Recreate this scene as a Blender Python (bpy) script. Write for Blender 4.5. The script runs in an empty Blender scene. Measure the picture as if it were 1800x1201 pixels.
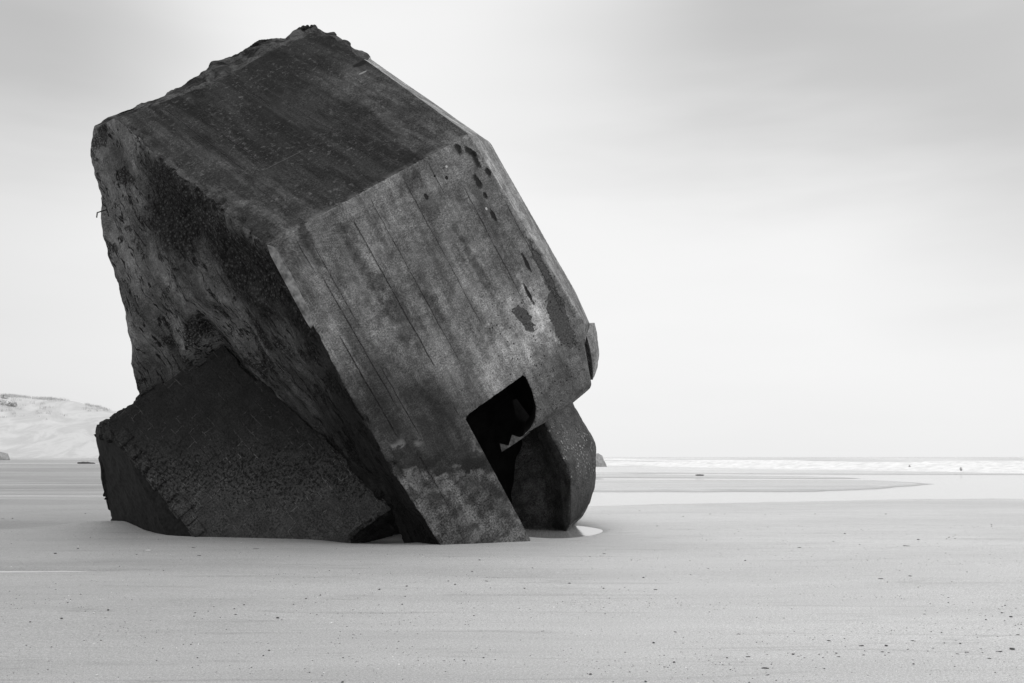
import bpy, bmesh, math, random
import numpy as np
from mathutils import Vector, Matrix
C = bpy.context.scene
COL = C.collection

# ------------------------------------------------------------------ camera
F = 1750.0          # focal length in photo pixels (photo 1800 x 1201)
EYE = 1.6
TILT = math.atan((803 - 600.5) / F)
cam = bpy.data.cameras.new('camera')
cam_o = bpy.data.objects.new('camera', cam)
COL.objects.link(cam_o)
cam_o.location = (0, 0, EYE)
cam_o.rotation_euler = (math.pi / 2 + TILT, 0, 0)
cam.sensor_width = 36
cam.lens = 36 * F / 1800
cam.clip_end = 9000
cam.clip_start = 0.05
C.camera = cam_o

# ------------------------------------------------------------------ world
SUN_EL, SUN_AZ = math.radians(42), math.radians(125)   # azimuth clockwise from the view direction
w = bpy.data.worlds.new('World')
C.world = w
w.use_nodes = True
nt = w.node_tree
nt.nodes.clear()


class NB:
    """tiny node builder"""
    def __init__(s, nt):
        s.nt = nt

    def n(s, typ, **kw):
        nd = s.nt.nodes.new(typ)
        for k, v in kw.items():
            setattr(nd, k, v)
        return nd

    def put(s, sock, v):
        if isinstance(v, bpy.types.NodeSocket):
            s.nt.links.new(v, sock)
        elif v is not None:
            sock.default_value = v

    def m(s, op, a, b=None, c=None, clamp=False):
        nd = s.n('ShaderNodeMath', operation=op, use_clamp=clamp)
        s.put(nd.inputs[0], a)
        s.put(nd.inputs[1], b)
        s.put(nd.inputs[2], c)
        return nd.outputs[0]

    def ramp(s, v, a, b, lo=0.0, hi=1.0):
        nd = s.n('ShaderNodeMapRange', interpolation_type='SMOOTHSTEP')
        s.put(nd.inputs[0], v)
        for i, q in enumerate((a, b, lo, hi)):
            s.put(nd.inputs[i + 1], q)
        return nd.outputs[0]

    def vm(s, op, a, b=None):
        nd = s.n('ShaderNodeVectorMath', operation=op)
        s.put(nd.inputs[0], a)
        s.put(nd.inputs[1], b)
        return nd.outputs['Value'] if op in ('DOT_PRODUCT', 'LENGTH') else nd.outputs[0]

    def mapping(s, v, scale=(1, 1, 1), rot=(0, 0, 0), loc=(0, 0, 0)):
        nd = s.n('ShaderNodeMapping')
        s.put(nd.inputs[0], v)
        nd.inputs['Location'].default_value = loc
        nd.inputs['Rotation'].default_value = rot
        nd.inputs['Scale'].default_value = scale
        return nd.outputs[0]

    def noise(s, v, scale, detail=4, rough=0.55, dist=0.0):
        nd = s.n('ShaderNodeTexNoise')
        s.put(nd.inputs['Vector'], v)
        nd.inputs['Scale'].default_value = scale
        nd.inputs['Detail'].default_value = detail
        nd.inputs['Roughness'].default_value = rough
        nd.inputs['Distortion'].default_value = dist
        return nd.outputs[0]

    def voro(s, v, scale, feature='F1', out='Distance', rnd=1.0):
        nd = s.n('ShaderNodeTexVoronoi', feature=feature)
        s.put(nd.inputs['Vector'], v)
        nd.inputs['Scale'].default_value = scale
        nd.inputs['Randomness'].default_value = rnd
        return nd.outputs[out]

    def mix(s, f, a, b):
        """float mix"""
        nd = s.n('ShaderNodeMix', data_type='FLOAT')
        s.put(nd.inputs[0], f)
        s.put(nd.inputs[2], a)
        s.put(nd.inputs[3], b)
        return nd.outputs[0]

    def xyz(s, v):
        nd = s.n('ShaderNodeSeparateXYZ')
        s.put(nd.inputs[0], v)
        return nd.outputs[0], nd.outputs[1], nd.outputs[2]

    def grey(s, v):
        nd = s.n('ShaderNodeCombineColor')
        for i in range(3):
            s.put(nd.inputs[i], v)
        return nd.outputs[0]


def cam2w(x, y, f=1.0):
    return np.array([x, f * math.cos(TILT) - y * math.sin(TILT), f * math.sin(TILT) + y * math.cos(TILT)])


def ray(px, py):
    return cam2w((px - 900) / F, (600.5 - py) / F)


O = np.array([0, 0, EYE])


def ground(px, py, z=0.0):
    r = ray(px, py)
    return O + r * ((z - EYE) / r[2])


def hit(px, py, P, N):
    r = ray(px, py)
    return O + r * (np.dot(P - O, N) / np.dot(r, N))


def atY(px, py, Y):
    r = ray(px, py)
    return O + r * (Y / r[1])


def unit(v):
    v = np.asarray(v, float)
    return v / np.linalg.norm(v)


nb = NB(nt)
tc = nb.n('ShaderNodeTexCoord')
dirv = nb.vm('NORMALIZE', tc.outputs['Generated'])
sky = nb.n('ShaderNodeTexSky', sky_type='NISHITA')
sky.sun_disc = False
sky.sun_elevation = SUN_EL
sky.sun_rotation = SUN_AZ
sky.dust_density = 4.0
bw = nb.n('ShaderNodeRGBToBW')
nt.links.new(sky.outputs[0], bw.inputs[0])
skyv = nb.m('MULTIPLY', nb.m('MINIMUM', bw.outputs[0], 6.0), 0.010)
# overcast layer: pale cloud deck with broad darker cloud banks
warp = nb.vm('ADD', dirv, nb.vm('SCALE', nb.n('ShaderNodeTexNoise').outputs[1], None))
nt.nodes.remove(warp.node)
for nd in [x for x in nt.nodes if x.bl_idname in ('ShaderNodeTexNoise',) or (x.bl_idname == 'ShaderNodeVectorMath' and x.operation == 'SCALE')]:
    nt.nodes.remove(nd)
dx, dy, dz = nb.xyz(dirv)
soft = nb.noise(nb.mapping(dirv, (1.0, 1.0, 2.6)), 2.1, 2, 0.45, 0.2)
softc = nb.m('SUBTRACT', soft, 0.5)
fine = nb.m('SUBTRACT', nb.noise(nb.mapping(dirv, (1.0, 1.0, 5.0)), 5.0, 3, 0.5), 0.5)


def bank(px, py, rx, rz, amt):
    """soft cloud bank round a sky direction, elliptical"""
    d = unit(ray(px, py))
    az = math.atan2(d[0], d[1])
    el = math.asin(d[2])
    a = nb.m('SUBTRACT', nb.m('ARCTAN2', dx, dy), az)
    e = nb.m('SUBTRACT', nb.m('ARCSINE', dz), el)
    a = nb.m('ADD', nb.m('DIVIDE', a, rx), nb.m('MULTIPLY', softc, 0.9))
    e = nb.m('ADD', nb.m('DIVIDE', e, rz), nb.m('MULTIPLY', fine, 0.5))
    r = nb.m('SQRT', nb.m('ADD', nb.m('MULTIPLY', a, a), nb.m('MULTIPLY', e, e)))
    return nb.ramp(r, 0.0, 1.0, amt, 0.0)


base = nb.ramp(dz, -0.02, 0.10, 0.86, 0.89)
over = nb.ramp(dz, 0.5, 1.0, 0.0, 0.30)           # brighter towards the zenith
sky_side = nb.ramp(dx, -0.6, -0.15, -0.15, 0.0)  # greyer deck to the left
val = nb.m('ADD', nb.m('ADD', base, over), sky_side)
for b in ((1400, 20, 0.42, 0.24, -0.35), (1850, 230, 0.24, 0.26, -0.20), (0, 20, 0.26, 0.20, -0.28)):
    val = nb.m('ADD', val, bank(*b))
val = nb.m('ADD', val, nb.m('MULTIPLY', softc, 0.02))
val = nb.m('ADD', val, nb.m('MULTIPLY', fine, 0.04))
val = nb.m('MAXIMUM', nb.m('ADD', val, skyv), 0.2)
bg = nb.n('ShaderNodeBackground')
nt.links.new(nb.grey(val), bg.inputs[0])
bg.inputs[1].default_value = 1.0
wo = nb.n('ShaderNodeOutputWorld')
nt.links.new(bg.outputs[0], wo.inputs[0])

# ------------------------------------------------------------------ sun
sl = bpy.data.lights.new('sun', 'SUN')
sl.energy = 1.0
sl.angle = math.radians(22)
sl.color = (1, 1, 1)
so = bpy.data.objects.new('sun', sl)
COL.objects.link(so)
sd = Vector((math.sin(SUN_AZ) * math.cos(SUN_EL), math.cos(SUN_AZ) * math.cos(SUN_EL), math.sin(SUN_EL)))
so.rotation_euler = sd.to_track_quat('Z', 'Y').to_euler()
so.location = (20, -20, 30)
C.view_settings.view_transform = 'Standard'
C.view_settings.look = 'None'
C.view_settings.exposure = 0
C.view_settings.gamma = 1
C.render.engine = 'CYCLES'
C.cycles.use_denoising = True
C.cycles.max_bounces = 6
C.cycles.diffuse_bounces = 3


# ------------------------------------------------------------------ helpers
def tag(o, label=None, cat=None, group=None, kind=None):
    for k, v in (('label', label), ('category', cat), ('group', group), ('kind', kind)):
        if v:
            o[k] = v
    return o


def empty(name, M):
    o = bpy.data.objects.new(name, None)
    COL.objects.link(o)
    o.matrix_world = M
    o.empty_display_size = 0.3
    return o


def frame(Oo, X, Y, Z):
    M = Matrix.Identity(4)
    for i in range(3):
        M[i][0], M[i][1], M[i][2], M[i][3] = X[i], Y[i], Z[i], Oo[i]
    return M


_rng = np.random.RandomState(7)
_perm = _rng.permutation(512)
_grad = _rng.normal(size=(512, 3))
_grad /= np.linalg.norm(_grad, axis=1)[:, None]


def pnoise(p):
    p = np.asarray(p, float)
    i = np.floor(p).astype(int)
    f = p - i
    u = f * f * f * (f * (f * 6 - 15) + 10)
    out = 0
    for a in (0, 1):
        for b in (0, 1):
            for c in (0, 1):
                h = _perm[(_perm[(_perm[(i[:, 0] + a) & 511] + i[:, 1] + b) & 511] + i[:, 2] + c) & 511]
                d = f - np.array([a, b, c])
                g = (d * _grad[h]).sum(1)
                out = out + g * (u[:, 0] if a else 1 - u[:, 0]) * (u[:, 1] if b else 1 - u[:, 1]) * (u[:, 2] if c else 1 - u[:, 2])
    return out * 1.6


def fbm(p, scale, oct=4, gain=0.5):
    s, a, t = 0, 1.0, 0
    for k in range(oct):
        s = s + a * pnoise(p * scale + 17.3 * k)
        t += a
        a *= gain
        scale *= 2.03
    return s / t


def ridged(p, scale, oct=4):
    s, a, t = 0, 1.0, 0
    for k in range(oct):
        s = s + a * (1 - 2 * np.abs(pnoise(p * scale + 9.1 * k)))
        t += a
        a *= 0.5
        scale *= 2.1
    return s / t


def link(name, me, mats, parent=None):
    o = bpy.data.objects.new(name, me)
    COL.objects.link(o)
    for m_ in (mats if isinstance(mats, (list, tuple)) else [mats]):
        me.materials.append(m_)
    if parent:
        o.parent = parent
    return o


class Solid:
    """polygon soup over named points -> refined, displaced mesh (local coordinates)"""
    def __init__(s):
        s.bm = bmesh.new()
        s.v = {}

    def p(s, key, co):
        s.v[key] = s.bm.verts.new(Vector([float(x) for x in co]))
        return key

    def f(s, keys, mat=0):
        if isinstance(keys, str):
            keys = keys.split()
        fc = s.bm.faces.new([s.v[k] for k in keys])
        fc.material_index = mat
        return fc

    def refine(s, maxlen, coarse=None, iters=12):
        """coarse: dict material -> own max edge length"""
        bm = s.bm
        bmesh.ops.triangulate(bm, faces=bm.faces[:], ngon_method='EAR_CLIP')
        coarse = coarse or {}
        for _ in range(iters):
            es = []
            for e in bm.edges:
                L = min([coarse.get(f.material_index, maxlen) for f in e.link_faces] or [maxlen])
                if e.calc_length() > L * 1.4:
                    es.append(e)
            if not es:
                break
            bmesh.ops.subdivide_edges(bm, edges=es, cuts=1)
            bmesh.ops.triangulate(bm, faces=[f for f in bm.faces if len(f.verts) > 3], quad_method='SHORT_EDGE')
        bm.normal_update()

    def arrays(s, amps, smooth=2):
        bm = s.bm
        bm.verts.index_update()
        co = np.array([v.co[:] for v in bm.verts])
        no = np.array([v.normal[:] for v in bm.verts])
        amp = np.zeros((len(co), len(amps[0])))
        cnt = np.zeros(len(co))
        for f in bm.faces:
            a = amps[f.material_index]
            for v in f.verts:
                amp[v.index] += a
                cnt[v.index] += 1
        amp /= np.maximum(cnt, 1)[:, None]
        E = np.array([(e.verts[0].index, e.verts[1].index) for e in bm.edges])
        for _ in range(smooth):
            acc = amp.copy()
            c = np.ones(len(co))
            np.add.at(acc, E[:, 0], amp[E[:, 1]])
            np.add.at(acc, E[:, 1], amp[E[:, 0]])
            np.add.at(c, E[:, 0], 1)
            np.add.at(c, E[:, 1], 1)
            amp = acc / c[:, None]
        return co, no, amp

    def relax(s, co, iters, wgt=None):
        """Laplacian rounding of arrises, weight per vertex"""
        E = np.array([(e.verts[0].index, e.verts[1].index) for e in s.bm.edges])
        w_ = np.full(len(co), .5) if wgt is None else wgt * .5
        for _ in range(iters):
            acc = np.zeros_like(co)
            c = np.zeros(len(co))
            np.add.at(acc, E[:, 0], co[E[:, 1]])
            np.add.at(acc, E[:, 1], co[E[:, 0]])
            np.add.at(c, E[:, 0], 1)
            np.add.at(c, E[:, 1], 1)
            co = co + (acc / np.maximum(c, 1)[:, None] - co) * w_[:, None]
        return co

    def done(s, co, name, mats, parent=None, smooth=True, angle=38):
        for v, c in zip(s.bm.verts, co):
            v.co = c
        me = bpy.data.meshes.new(name)
        s.bm.to_mesh(me)
        s.bm.free()
        if smooth:
            me.polygons.foreach_set('use_smooth', [True] * len(me.polygons))
            me.set_sharp_from_angle(angle=math.radians(angle))
        return link(name, me, mats, parent)


# ------------------------------------------------------------------ materials
def new_mat(name):
    m_ = bpy.data.materials.new(name)
    m_.use_nodes = True
    t = m_.node_tree
    t.nodes.clear()
    b = NB(t)
    out = b.n('ShaderNodeOutputMaterial')
    pr = b.n('ShaderNodeBsdfPrincipled')
    t.links.new(pr.outputs[0], out.inputs[0])
    return m_, b, pr


def finish(b, pr, col, rough=0.8, bumpv=None, dist=0.02, strength=1.0, spec=0.35):
    b.put(pr.inputs['Base Color'], b.grey(col))
    b.put(pr.inputs['Roughness'], rough)
    b.put(pr.inputs['Specular IOR Level'], spec)
    if bumpv is not None:
        bp = b.n('ShaderNodeBump')
        bp.inputs['Strength'].default_value = strength
        bp.inputs['Distance'].default_value = dist
        b.put(bp.inputs['Height'], bumpv)
        b.nt.links.new(bp.outputs[0], pr.inputs['Normal'])


def simple(name, v, rough=0.8, var=0.3, scale=8, spec=0.3):
    m_, b, pr = new_mat(name)
    t = b.n('ShaderNodeTexCoord')
    nz = b.noise(t.outputs['Object'], scale, 4)
    col = b.m('MULTIPLY', v, b.ramp(nz, 0.25, 0.75, 1 - var, 1 + var))
    finish(b, pr, col, rough, nz, 0.01, 0.5, spec)
    return m_


# ------------------------------------------------------------------ the bunker's own frame
U = unit(cam2w(1.88, 1.26, 1.0))            # along the block, left to right
W1 = ground(775, 958)
r_ = ray(468, 430)
D = O + r_ * (np.dot(W1 - O, U) / np.dot(r_, U))
Wd = unit(W1 - D)                            # down the front face
Nn = np.cross(U, Wd)                         # into the block
Rm = np.array([U, Wd, Nn])


def loc(p):
    return Rm @ (np.asarray(p) - D)


def L(px, py, c=0.0):
    """point seen at a photo pixel, c metres behind the front face (block coordinates)"""
    return loc(hit(px, py, D + Nn * c, Nn))


MB = frame(D, U, Wd, Nn)

# concrete ---------------------------------------------------------------
def concrete(name, kind):
    m_, b, pr = new_mat(name)
    t = b.n('ShaderNodeTexCoord')
    P = t.outputs['Object']
    x, y, z = b.xyz(P)
    geo = b.n('ShaderNodeNewGeometry')
    gx, gy, gz = b.xyz(geo.outputs['Position'])
    big = b.noise(P, 0.7, 5, 0.6, 0.3)
    mid = b.noise(P, 3.2, 6, 0.62, 0.2)
    grain0 = b.noise(P, 29, 4, 0.75)
    grain = b.m('ADD', 0.5, b.m('MULTIPLY', b.m('SUBTRACT', grain0, 0.5), b.ramp(b.noise(P, 2.3, 3, 0.6), 0.38, 0.62, 0.55, 1.35)))
    speck = b.noise(P, 60, 3, 0.7)
    wobn = b.noise(P, 7, 5, 0.65)
    pits = b.voro(P, 16)
    height = b.m('ADD', b.m('MULTIPLY', grain, 0.35), b.m('MULTIPLY', speck, 0.25))

    def ell(px, py, rx, ry, rot=0.0, wob=0.5, soft=0.12, top=False):
        if top:
            c0 = loc(hit(px, py, D, NT))
            cx, cy = c0[0], np.dot(c0, TV)
            yy = b.m('ADD', b.m('MULTIPLY', y, TV[1]), b.m('MULTIPLY', z, TV[2]))
        else:
            c0 = L(px, py)
            cx, cy, yy = c0[0], c0[1], y
        a = b.m('SUBTRACT', x, float(cx))
        e = b.m('SUBTRACT', yy, float(cy))
        ca, sa = math.cos(rot), math.sin(rot)
        a2 = b.m('ADD', b.m('MULTIPLY', a, ca / rx), b.m('MULTIPLY', e, sa / rx))
        e2 = b.m('ADD', b.m('MULTIPLY', a, -sa / ry), b.m('MULTIPLY', e, ca / ry))
        r = b.m('SQRT', b.m('ADD', b.m('MULTIPLY', a2, a2), b.m('MULTIPLY', e2, e2)))
        r = b.m('ADD', r, b.m('MULTIPLY', b.m('SUBTRACT', wobn if min(rx, ry) < 0.1 else mid, 0.5), wob * 5))
        return b.ramp(r, 1 - soft, 1 + soft, 1.0, 0.0)

    wobx = b.m('MULTIPLY', b.m('SUBTRACT', b.noise(P, 2.0, 5, 0.6), 0.5), 0.05)

    def line(x0, y0, y1, wd, yy=None):
        yy = yy or y
        a = b.m('ABSOLUTE', b.m('ADD', b.m('SUBTRACT', x, float(x0)), wobx))
        k = b.ramp(a, wd * 0.15, wd * 0.72, 1.0, 0.0)
        k = b.m('MULTIPLY', k, b.ramp(yy, y0, y0 + 0.3))
        k = b.m('MULTIPLY', k, b.ramp(yy, y1 - 0.3, y1, 1.0, 0.0))
        return b.m('MULTIPLY', k, b.ramp(wobn, 0.40, 0.56, 0.1, 1.0))

    if kind in ('front', 'side'):
        streak = b.noise(b.mapping(P, (2.2, 0.22, 2.2)), 1.6, 5, 0.6, 0.25)
        streak2 = b.noise(b.mapping(P, (7.0, 0.45, 7.0)), 1.5, 4, 0.6, 0.1)
        v = b.m('MULTIPLY', 0.126, b.ramp(big, 0.36, 0.64, 0.78, 1.25))
        v = b.m('MULTIPLY', v, b.ramp(streak, 0.38, 0.62, 0.80, 1.20))
        v = b.m('MULTIPLY', v, b.ramp(streak2, 0.3, 0.7, 0.86, 1.14))
        v = b.m('MULTIPLY', v, b.ramp(mid, 0.38, 0.60, 0.80, 1.15))
        v = b.m('MULTIPLY', v, b.ramp(wobn, 0.36, 0.62, 0.80, 1.18))
        v = b.m('MULTIPLY', v, b.ramp(grain, 0.37, 0.63, 0.64, 1.38))
        stn = b.noise(b.mapping(P, (1.5, 0.5, 1.5)), 1.3, 6, 0.7, 0.6)
        v = b.m('MULTIPLY', v, b.ramp(stn, 0.40, 0.58, 0.78, 1.06))
        v = b.m('MULTIPLY', v, b.ramp(speck, 0.36, 0.64, 0.7, 1.35))
        if kind == 'side':
            v = b.m('MULTIPLY', v, 1.5)
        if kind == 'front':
            # darker lower part of the wall and leg
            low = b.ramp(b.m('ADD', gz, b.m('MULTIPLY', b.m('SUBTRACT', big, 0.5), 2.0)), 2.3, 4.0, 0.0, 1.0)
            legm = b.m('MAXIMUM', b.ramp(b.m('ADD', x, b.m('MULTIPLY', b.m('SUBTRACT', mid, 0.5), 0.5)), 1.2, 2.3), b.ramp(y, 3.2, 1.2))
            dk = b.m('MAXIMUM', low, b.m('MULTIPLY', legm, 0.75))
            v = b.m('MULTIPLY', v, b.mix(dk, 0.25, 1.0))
            # pale worn patches and spalled skins
            for e in ((905, 560, 0.42, 0.75, -0.3, 0.9, 0.6), (948, 545, 0.20, 0.60, 0.0, 0.8, 0.5), (870, 640, 0.8, 0.5, 0.4, 0.9, 0.8), (700, 560, 0.7, 1.2, 0, 1.0, 0.8)):
                v = b.m('MULTIPLY', v, b.m('ADD', 1.0, b.m('MULTIPLY', ell(*e), 0.75 if e[0] != 700 else 0.15)))
            for e in ((917, 553, 0.14, 0.32, -0.25, 0.50, 0.04), (984, 556, 0.21, 0.60, 0.10, 0.50, 0.03), (958, 480, 0.08, 0.60, 0.0, 0.6, 0.2)):
                k = ell(*e)
                v = b.mix(k, v, b.m('MULTIPLY', 0.058, b.ramp(grain, 0.38, 0.62, 0.55, 1.5)))
                height = b.m('SUBTRACT', height, b.m('MULTIPLY', k, 1.2))
            # dark seep stains
            for e in ((700, 540, 0.28, 0.5, 0, 1.0, 0.7), (720, 330, 0.30, 0.22, 0, 0.9, 0.6), (545, 430, 0.10, 0.35, 0, 0.8, 0.4), (770, 560, 0.10, 0.9, 0, 0.6, 0.7),
                      (838, 470, 0.08, 0.8, 0, 0.6, 0.8), (640, 470, 0.08, 0.9, 0, 0.6, 0.8)):
                v = b.m('MULTIPLY', v, b.m('SUBTRACT', 1.0, b.m('MULTIPLY', ell(*e), 0.42)))
            # holes near the upper right corner
            for e in ((806, 262, 0.05, 0.09, 0, 0.45, 0.45), (829, 268, 0.045, 0.17, -0.5, 0.5, 0.4), (838, 283, 0.045, 0.13, 0, 0.5, 0.45), (858, 303, 0.035, 0.08, 0, 0.5, 0.45),
                      (840, 320, 0.05, 0.14, 0, 0.4, 0.3), (853, 345, 0.035, 0.07, 0, 0.5, 0.45), (785, 313, 0.03, 0.03, 0, 0.3, 0.2), (749, 346, 0.03, 0.05, 0, 0.3, 0.2),
                      (868, 380, 0.04, 0.12, 0, 0.4, 0.3), (925, 462, 0.03, 0.18, 0, 0.4, 0.3), (1040, 620, 0.04, 0.25, 0, 0.5, 0.45), (928, 515, 0.03, 0.2, 0, 0.4, 0.3), (764, 310, 0.02, 0.02, 0, 0.3, 0.2)):
                k = ell(*e)
                v = b.mix(k, v, 0.014)
                height = b.m('SUBTRACT', height, b.m('MULTIPLY', k, 2.5))
            for e in ((785, 293, 0.022, 0.022, 0, 0.2, 0.2), (855, 367, 0.02, 0.03, 0, 0.2, 0.2)):
                v = b.mix(ell(*e), v, 0.42)
            # small blow holes over the lower right of the wall
            zone = b.m('MULTIPLY', b.ramp(x, 2.2, 3.0), b.ramp(y, 2.4, 3.4))
            pv = b.m('MULTIPLY', b.ramp(b.voro(P, 9.0), 0.10, 0.17, 1.0, 0.0), zone)
            v = b.m('MULTIPLY', v, b.m('SUBTRACT', 1.0, b.m('MULTIPLY', pv, 0.72)))
            height = b.m('SUBTRACT', height, pv)
            # board joints and cracks
            for (ax, ay, bx, by, wd, st) in ((605, 375, 775, 650, 0.024, 0.75), (562, 480, 700, 720, 0.020, 0.65), (590, 585, 705, 775, 0.026, 0.85), (725, 790, 795, 898, 0.040, 0.9),
                                             (800, 330, 940, 540, 0.018, 0.6), (515, 415, 560, 490, 0.018, 0.6), (586, 478, 602, 505, 0.030, 0.9), (640, 350, 820, 640, 0.014, 0.4),
                                             (698, 320, 860, 570, 0.014, 0.4), (660, 640, 745, 770, 0.016, 0.6), (745, 280, 790, 350, 0.014, 0.4), (880, 350, 1000, 560, 0.014, 0.45),
                                             (540, 420, 640, 580, 0.012, 0.4), (785, 700, 812, 735, 0.02, 0.8)):
                a0, a1 = L(ax, ay), L(bx, by)
                k = line((a0[0] + a1[0]) / 2, a0[1], a1[1], wd)
                v = b.m('MULTIPLY', v, b.m('SUBTRACT', 1.0, b.m('MULTIPLY', k, st * 0.75)))
                height = b.m('SUBTRACT', height, b.m('MULTIPLY', k, 1.5))
            # tide marks: a ragged black growth line with barnacled concrete below
            zz = b.m('ADD', gz, b.m('MULTIPLY', b.m('SUBTRACT', b.noise(P, 2.6, 6, 0.7, 0.5), 0.5), 0.85))
            band = b.m('MULTIPLY', b.ramp(zz, 1.30, 1.36), b.ramp(zz, 1.50, 1.78, 1.0, 0.0))
            band = b.m('MULTIPLY', band, b.ramp(grain, 0.40, 0.52, 0.45, 1.0))
            band = b.m('MULTIPLY', band, b.ramp(b.noise(P, 1.9, 4, 0.6), 0.42, 0.56, 0.15, 1.0))
            below = b.ramp(zz, 1.24, 1.34, 1.0, 0.0)
            barn = b.ramp(b.voro(P, 22), 0.10, 0.30, 1.0, 0.0)
            vb = b.m('MULTIPLY', 0.088, b.ramp(mid, 0.40, 0.60, 0.5, 1.35))
            vb = b.m('MULTIPLY', vb, b.ramp(stn, 0.40, 0.56, 0.55, 1.15))
            vb = b.m('MULTIPLY', vb, b.ramp(grain, 0.39, 0.61, 0.45, 1.6))
            vb = b.m('ADD', vb, b.m('MULTIPLY', b.m('MULTIPLY', barn, b.ramp(gz, 0.1, 0.8, 1.0, 0.3)), 0.09))
            v = b.mix(below, v, vb)
            v = b.mix(b.m('MULTIPLY', band, 0.9), v, 0.022)
            edge = b.m('MULTIPLY', b.ramp(zz, 1.20, 1.27), b.ramp(zz, 1.31, 1.37, 1.0, 0.0))
            v = b.mix(b.m('MULTIPLY', edge, b.ramp(mid, 0.48, 0.6, 0.0, 0.55)), v, 0.14)
            l2 = b.m('ADD', gz, b.m('MULTIPLY', b.m('SUBTRACT', b.noise(P, 3.6, 5, 0.6, 0.3), 0.5), 0.7))
            k = b.m('MULTIPLY', b.m('MULTIPLY', b.ramp(l2, 1.78, 1.83), b.ramp(l2, 1.87, 1.91, 1.0, 0.0)), b.ramp(b.noise(P, 1.5, 2), 0.47, 0.56))
            v = b.mix(b.m('MULTIPLY', k, 0.6), v, 0.18)
            spl = b.ramp(b.noise(P, 6.5, 5, 0.7), 0.69, 0.73)
            v = b.mix(b.m('MULTIPLY', spl, b.ramp(gz, 2.0, 3.2, 0.6, 0.12)), v, 0.22)
            height = b.m('ADD', height, b.m('MULTIPLY', b.m('MULTIPLY', below, barn), 0.8))
            height = b.m('ADD', height, b.m('MULTIPLY', band, b.m('MULTIPLY', grain, 1.4)))
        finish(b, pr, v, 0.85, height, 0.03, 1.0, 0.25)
    elif kind == 'top':
        tv = b.m('ADD', b.m('MULTIPLY', y, float(TV[1])), b.m('MULTIPLY', z, float(TV[2])))   # up the slope
        cb = b.n('ShaderNodeCombineXYZ')
        b.put(cb.inputs[0], x)
        b.put(cb.inputs[1], tv)
        Q = cb.outputs[0]
        streak = b.noise(b.mapping(Q, (2.2, 0.3, 1)), 1.5, 5, 0.6, 0.3)
        st2 = b.noise(b.mapping(Q, (8, 0.35, 1)), 1.6, 4, 0.6)
        v = b.m('MULTIPLY', 0.0165, b.ramp(big, 0.3, 0.7, 0.75, 1.3))
        v = b.m('MULTIPLY', v, b.ramp(streak, 0.42, 0.60, 0.72, 1.5))
        v = b.m('MULTIPLY', v, b.ramp(st2, 0.3, 0.7, 0.85, 1.15))
        v = b.m('MULTIPLY', v, b.ramp(grain, 0.38, 0.62, 0.6, 1.5))
        # greyer, drier borders: the lower left and the lower right of the slab
        g = b.m('ADD', x, b.m('MULTIPLY', b.m('SUBTRACT', big, 0.5), 2.2))
        left = b.ramp(b.m('ADD', g, b.m('MULTIPLY', tv, 0.18)), 0.5, 2.1, 1.0, 0.0)
        right = b.m('MULTIPLY', b.ramp(g, 2.9, 4.2), b.ramp(tv, 5.0, 3.0))
        drier = b.m('MAXIMUM', left, right)
        v = b.m('MULTIPLY', v, b.m('ADD', 1.0, b.m('MULTIPLY', b.m('MULTIPLY', drier, b.ramp(mid, 0.38, 0.6, 0.5, 1.25)), 1.8)))
        # lichen flecks and spatter
        fl = b.noise(Q, 9.0, 5, 0.72, 0.4)
        zone = b.ramp(b.noise(Q, 0.9, 3), 0.38, 0.58, 0.25, 1.0)
        fl = b.m('MULTIPLY', b.ramp(fl, 0.55, 0.66), zone)
        v = b.m('ADD', v, b.m('MULTIPLY', fl, 0.06))
        fl2 = b.m('MULTIPLY', b.ramp(b.noise(Q, 19.0, 5, 0.75), 0.58, 0.66), zone)
        v = b.m('ADD', v, b.m('MULTIPLY', fl2, 0.07))
        bl = b.ramp(b.voro(b.mapping(Q, (1, 0.8, 1)), 3.1), 0.05, 0.22, 1.0, 0.0)
        v = b.m('ADD', v, b.m('MULTIPLY', b.m('MULTIPLY', bl, b.ramp(grain, 0.4, 0.6)), 0.022))
        # board joints: faint pale scratches running down the slope, one across
        for (ax, ay, bx, by, s_, wd) in ((405, 142, 490, 195, 0.05, 0.012), (447, 137, 610, 255, 0.035, 0.012), (360, 205, 470, 300, 0.03, 0.014), (520, 145, 700, 270, 0.02, 0.012),
                                         (600, 225, 690, 290, 0.05, 0.012), (330, 230, 500, 370, 0.02, 0.014), (300, 190, 420, 300, 0.016, 0.02)):
            a0, a1 = loc(hit(ax, ay, D, NT)), loc(hit(bx, by, D, NT))
            t0, t1 = np.dot(a0, TV), np.dot(a1, TV)
            k = line((a0[0] + a1[0]) / 2, min(t0, t1) - 0.15, max(t0, t1) + 0.15, wd, tv)
            v = b.m('ADD', v, b.m('MULTIPLY', k, s_))
            height = b.m('ADD', height, k)
        a0, a1 = loc(hit(468, 298, D, NT)), loc(hit(520, 268, D, NT))
        t0 = (np.dot(a0, TV) + np.dot(a1, TV)) / 2
        k = b.ramp(b.m('ABSOLUTE', b.m('ADD', b.m('SUBTRACT', tv, float(t0)), wobx)), 0.006, 0.018, 1.0, 0.0)
        k = b.m('MULTIPLY', b.m('MULTIPLY', k, b.ramp(x, float(a0[0]) - 0.1, float(a0[0]) + 0.1)), b.ramp(x, float(a1[0]) - 0.1, float(a1[0]) + 0.4, 1.0, 0.0))
        v = b.m('ADD', v, b.m('MULTIPLY', k, 0.04))
        v = b.mix(ell(637, 128, 0.10, 0.03, 0.0, 0.3, 0.2, True), v, 0.22)
        v = b.mix(ell(640, 108, 0.28, 0.10, 0.1, 0.5, 0.4, True), v, 0.010)
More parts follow.
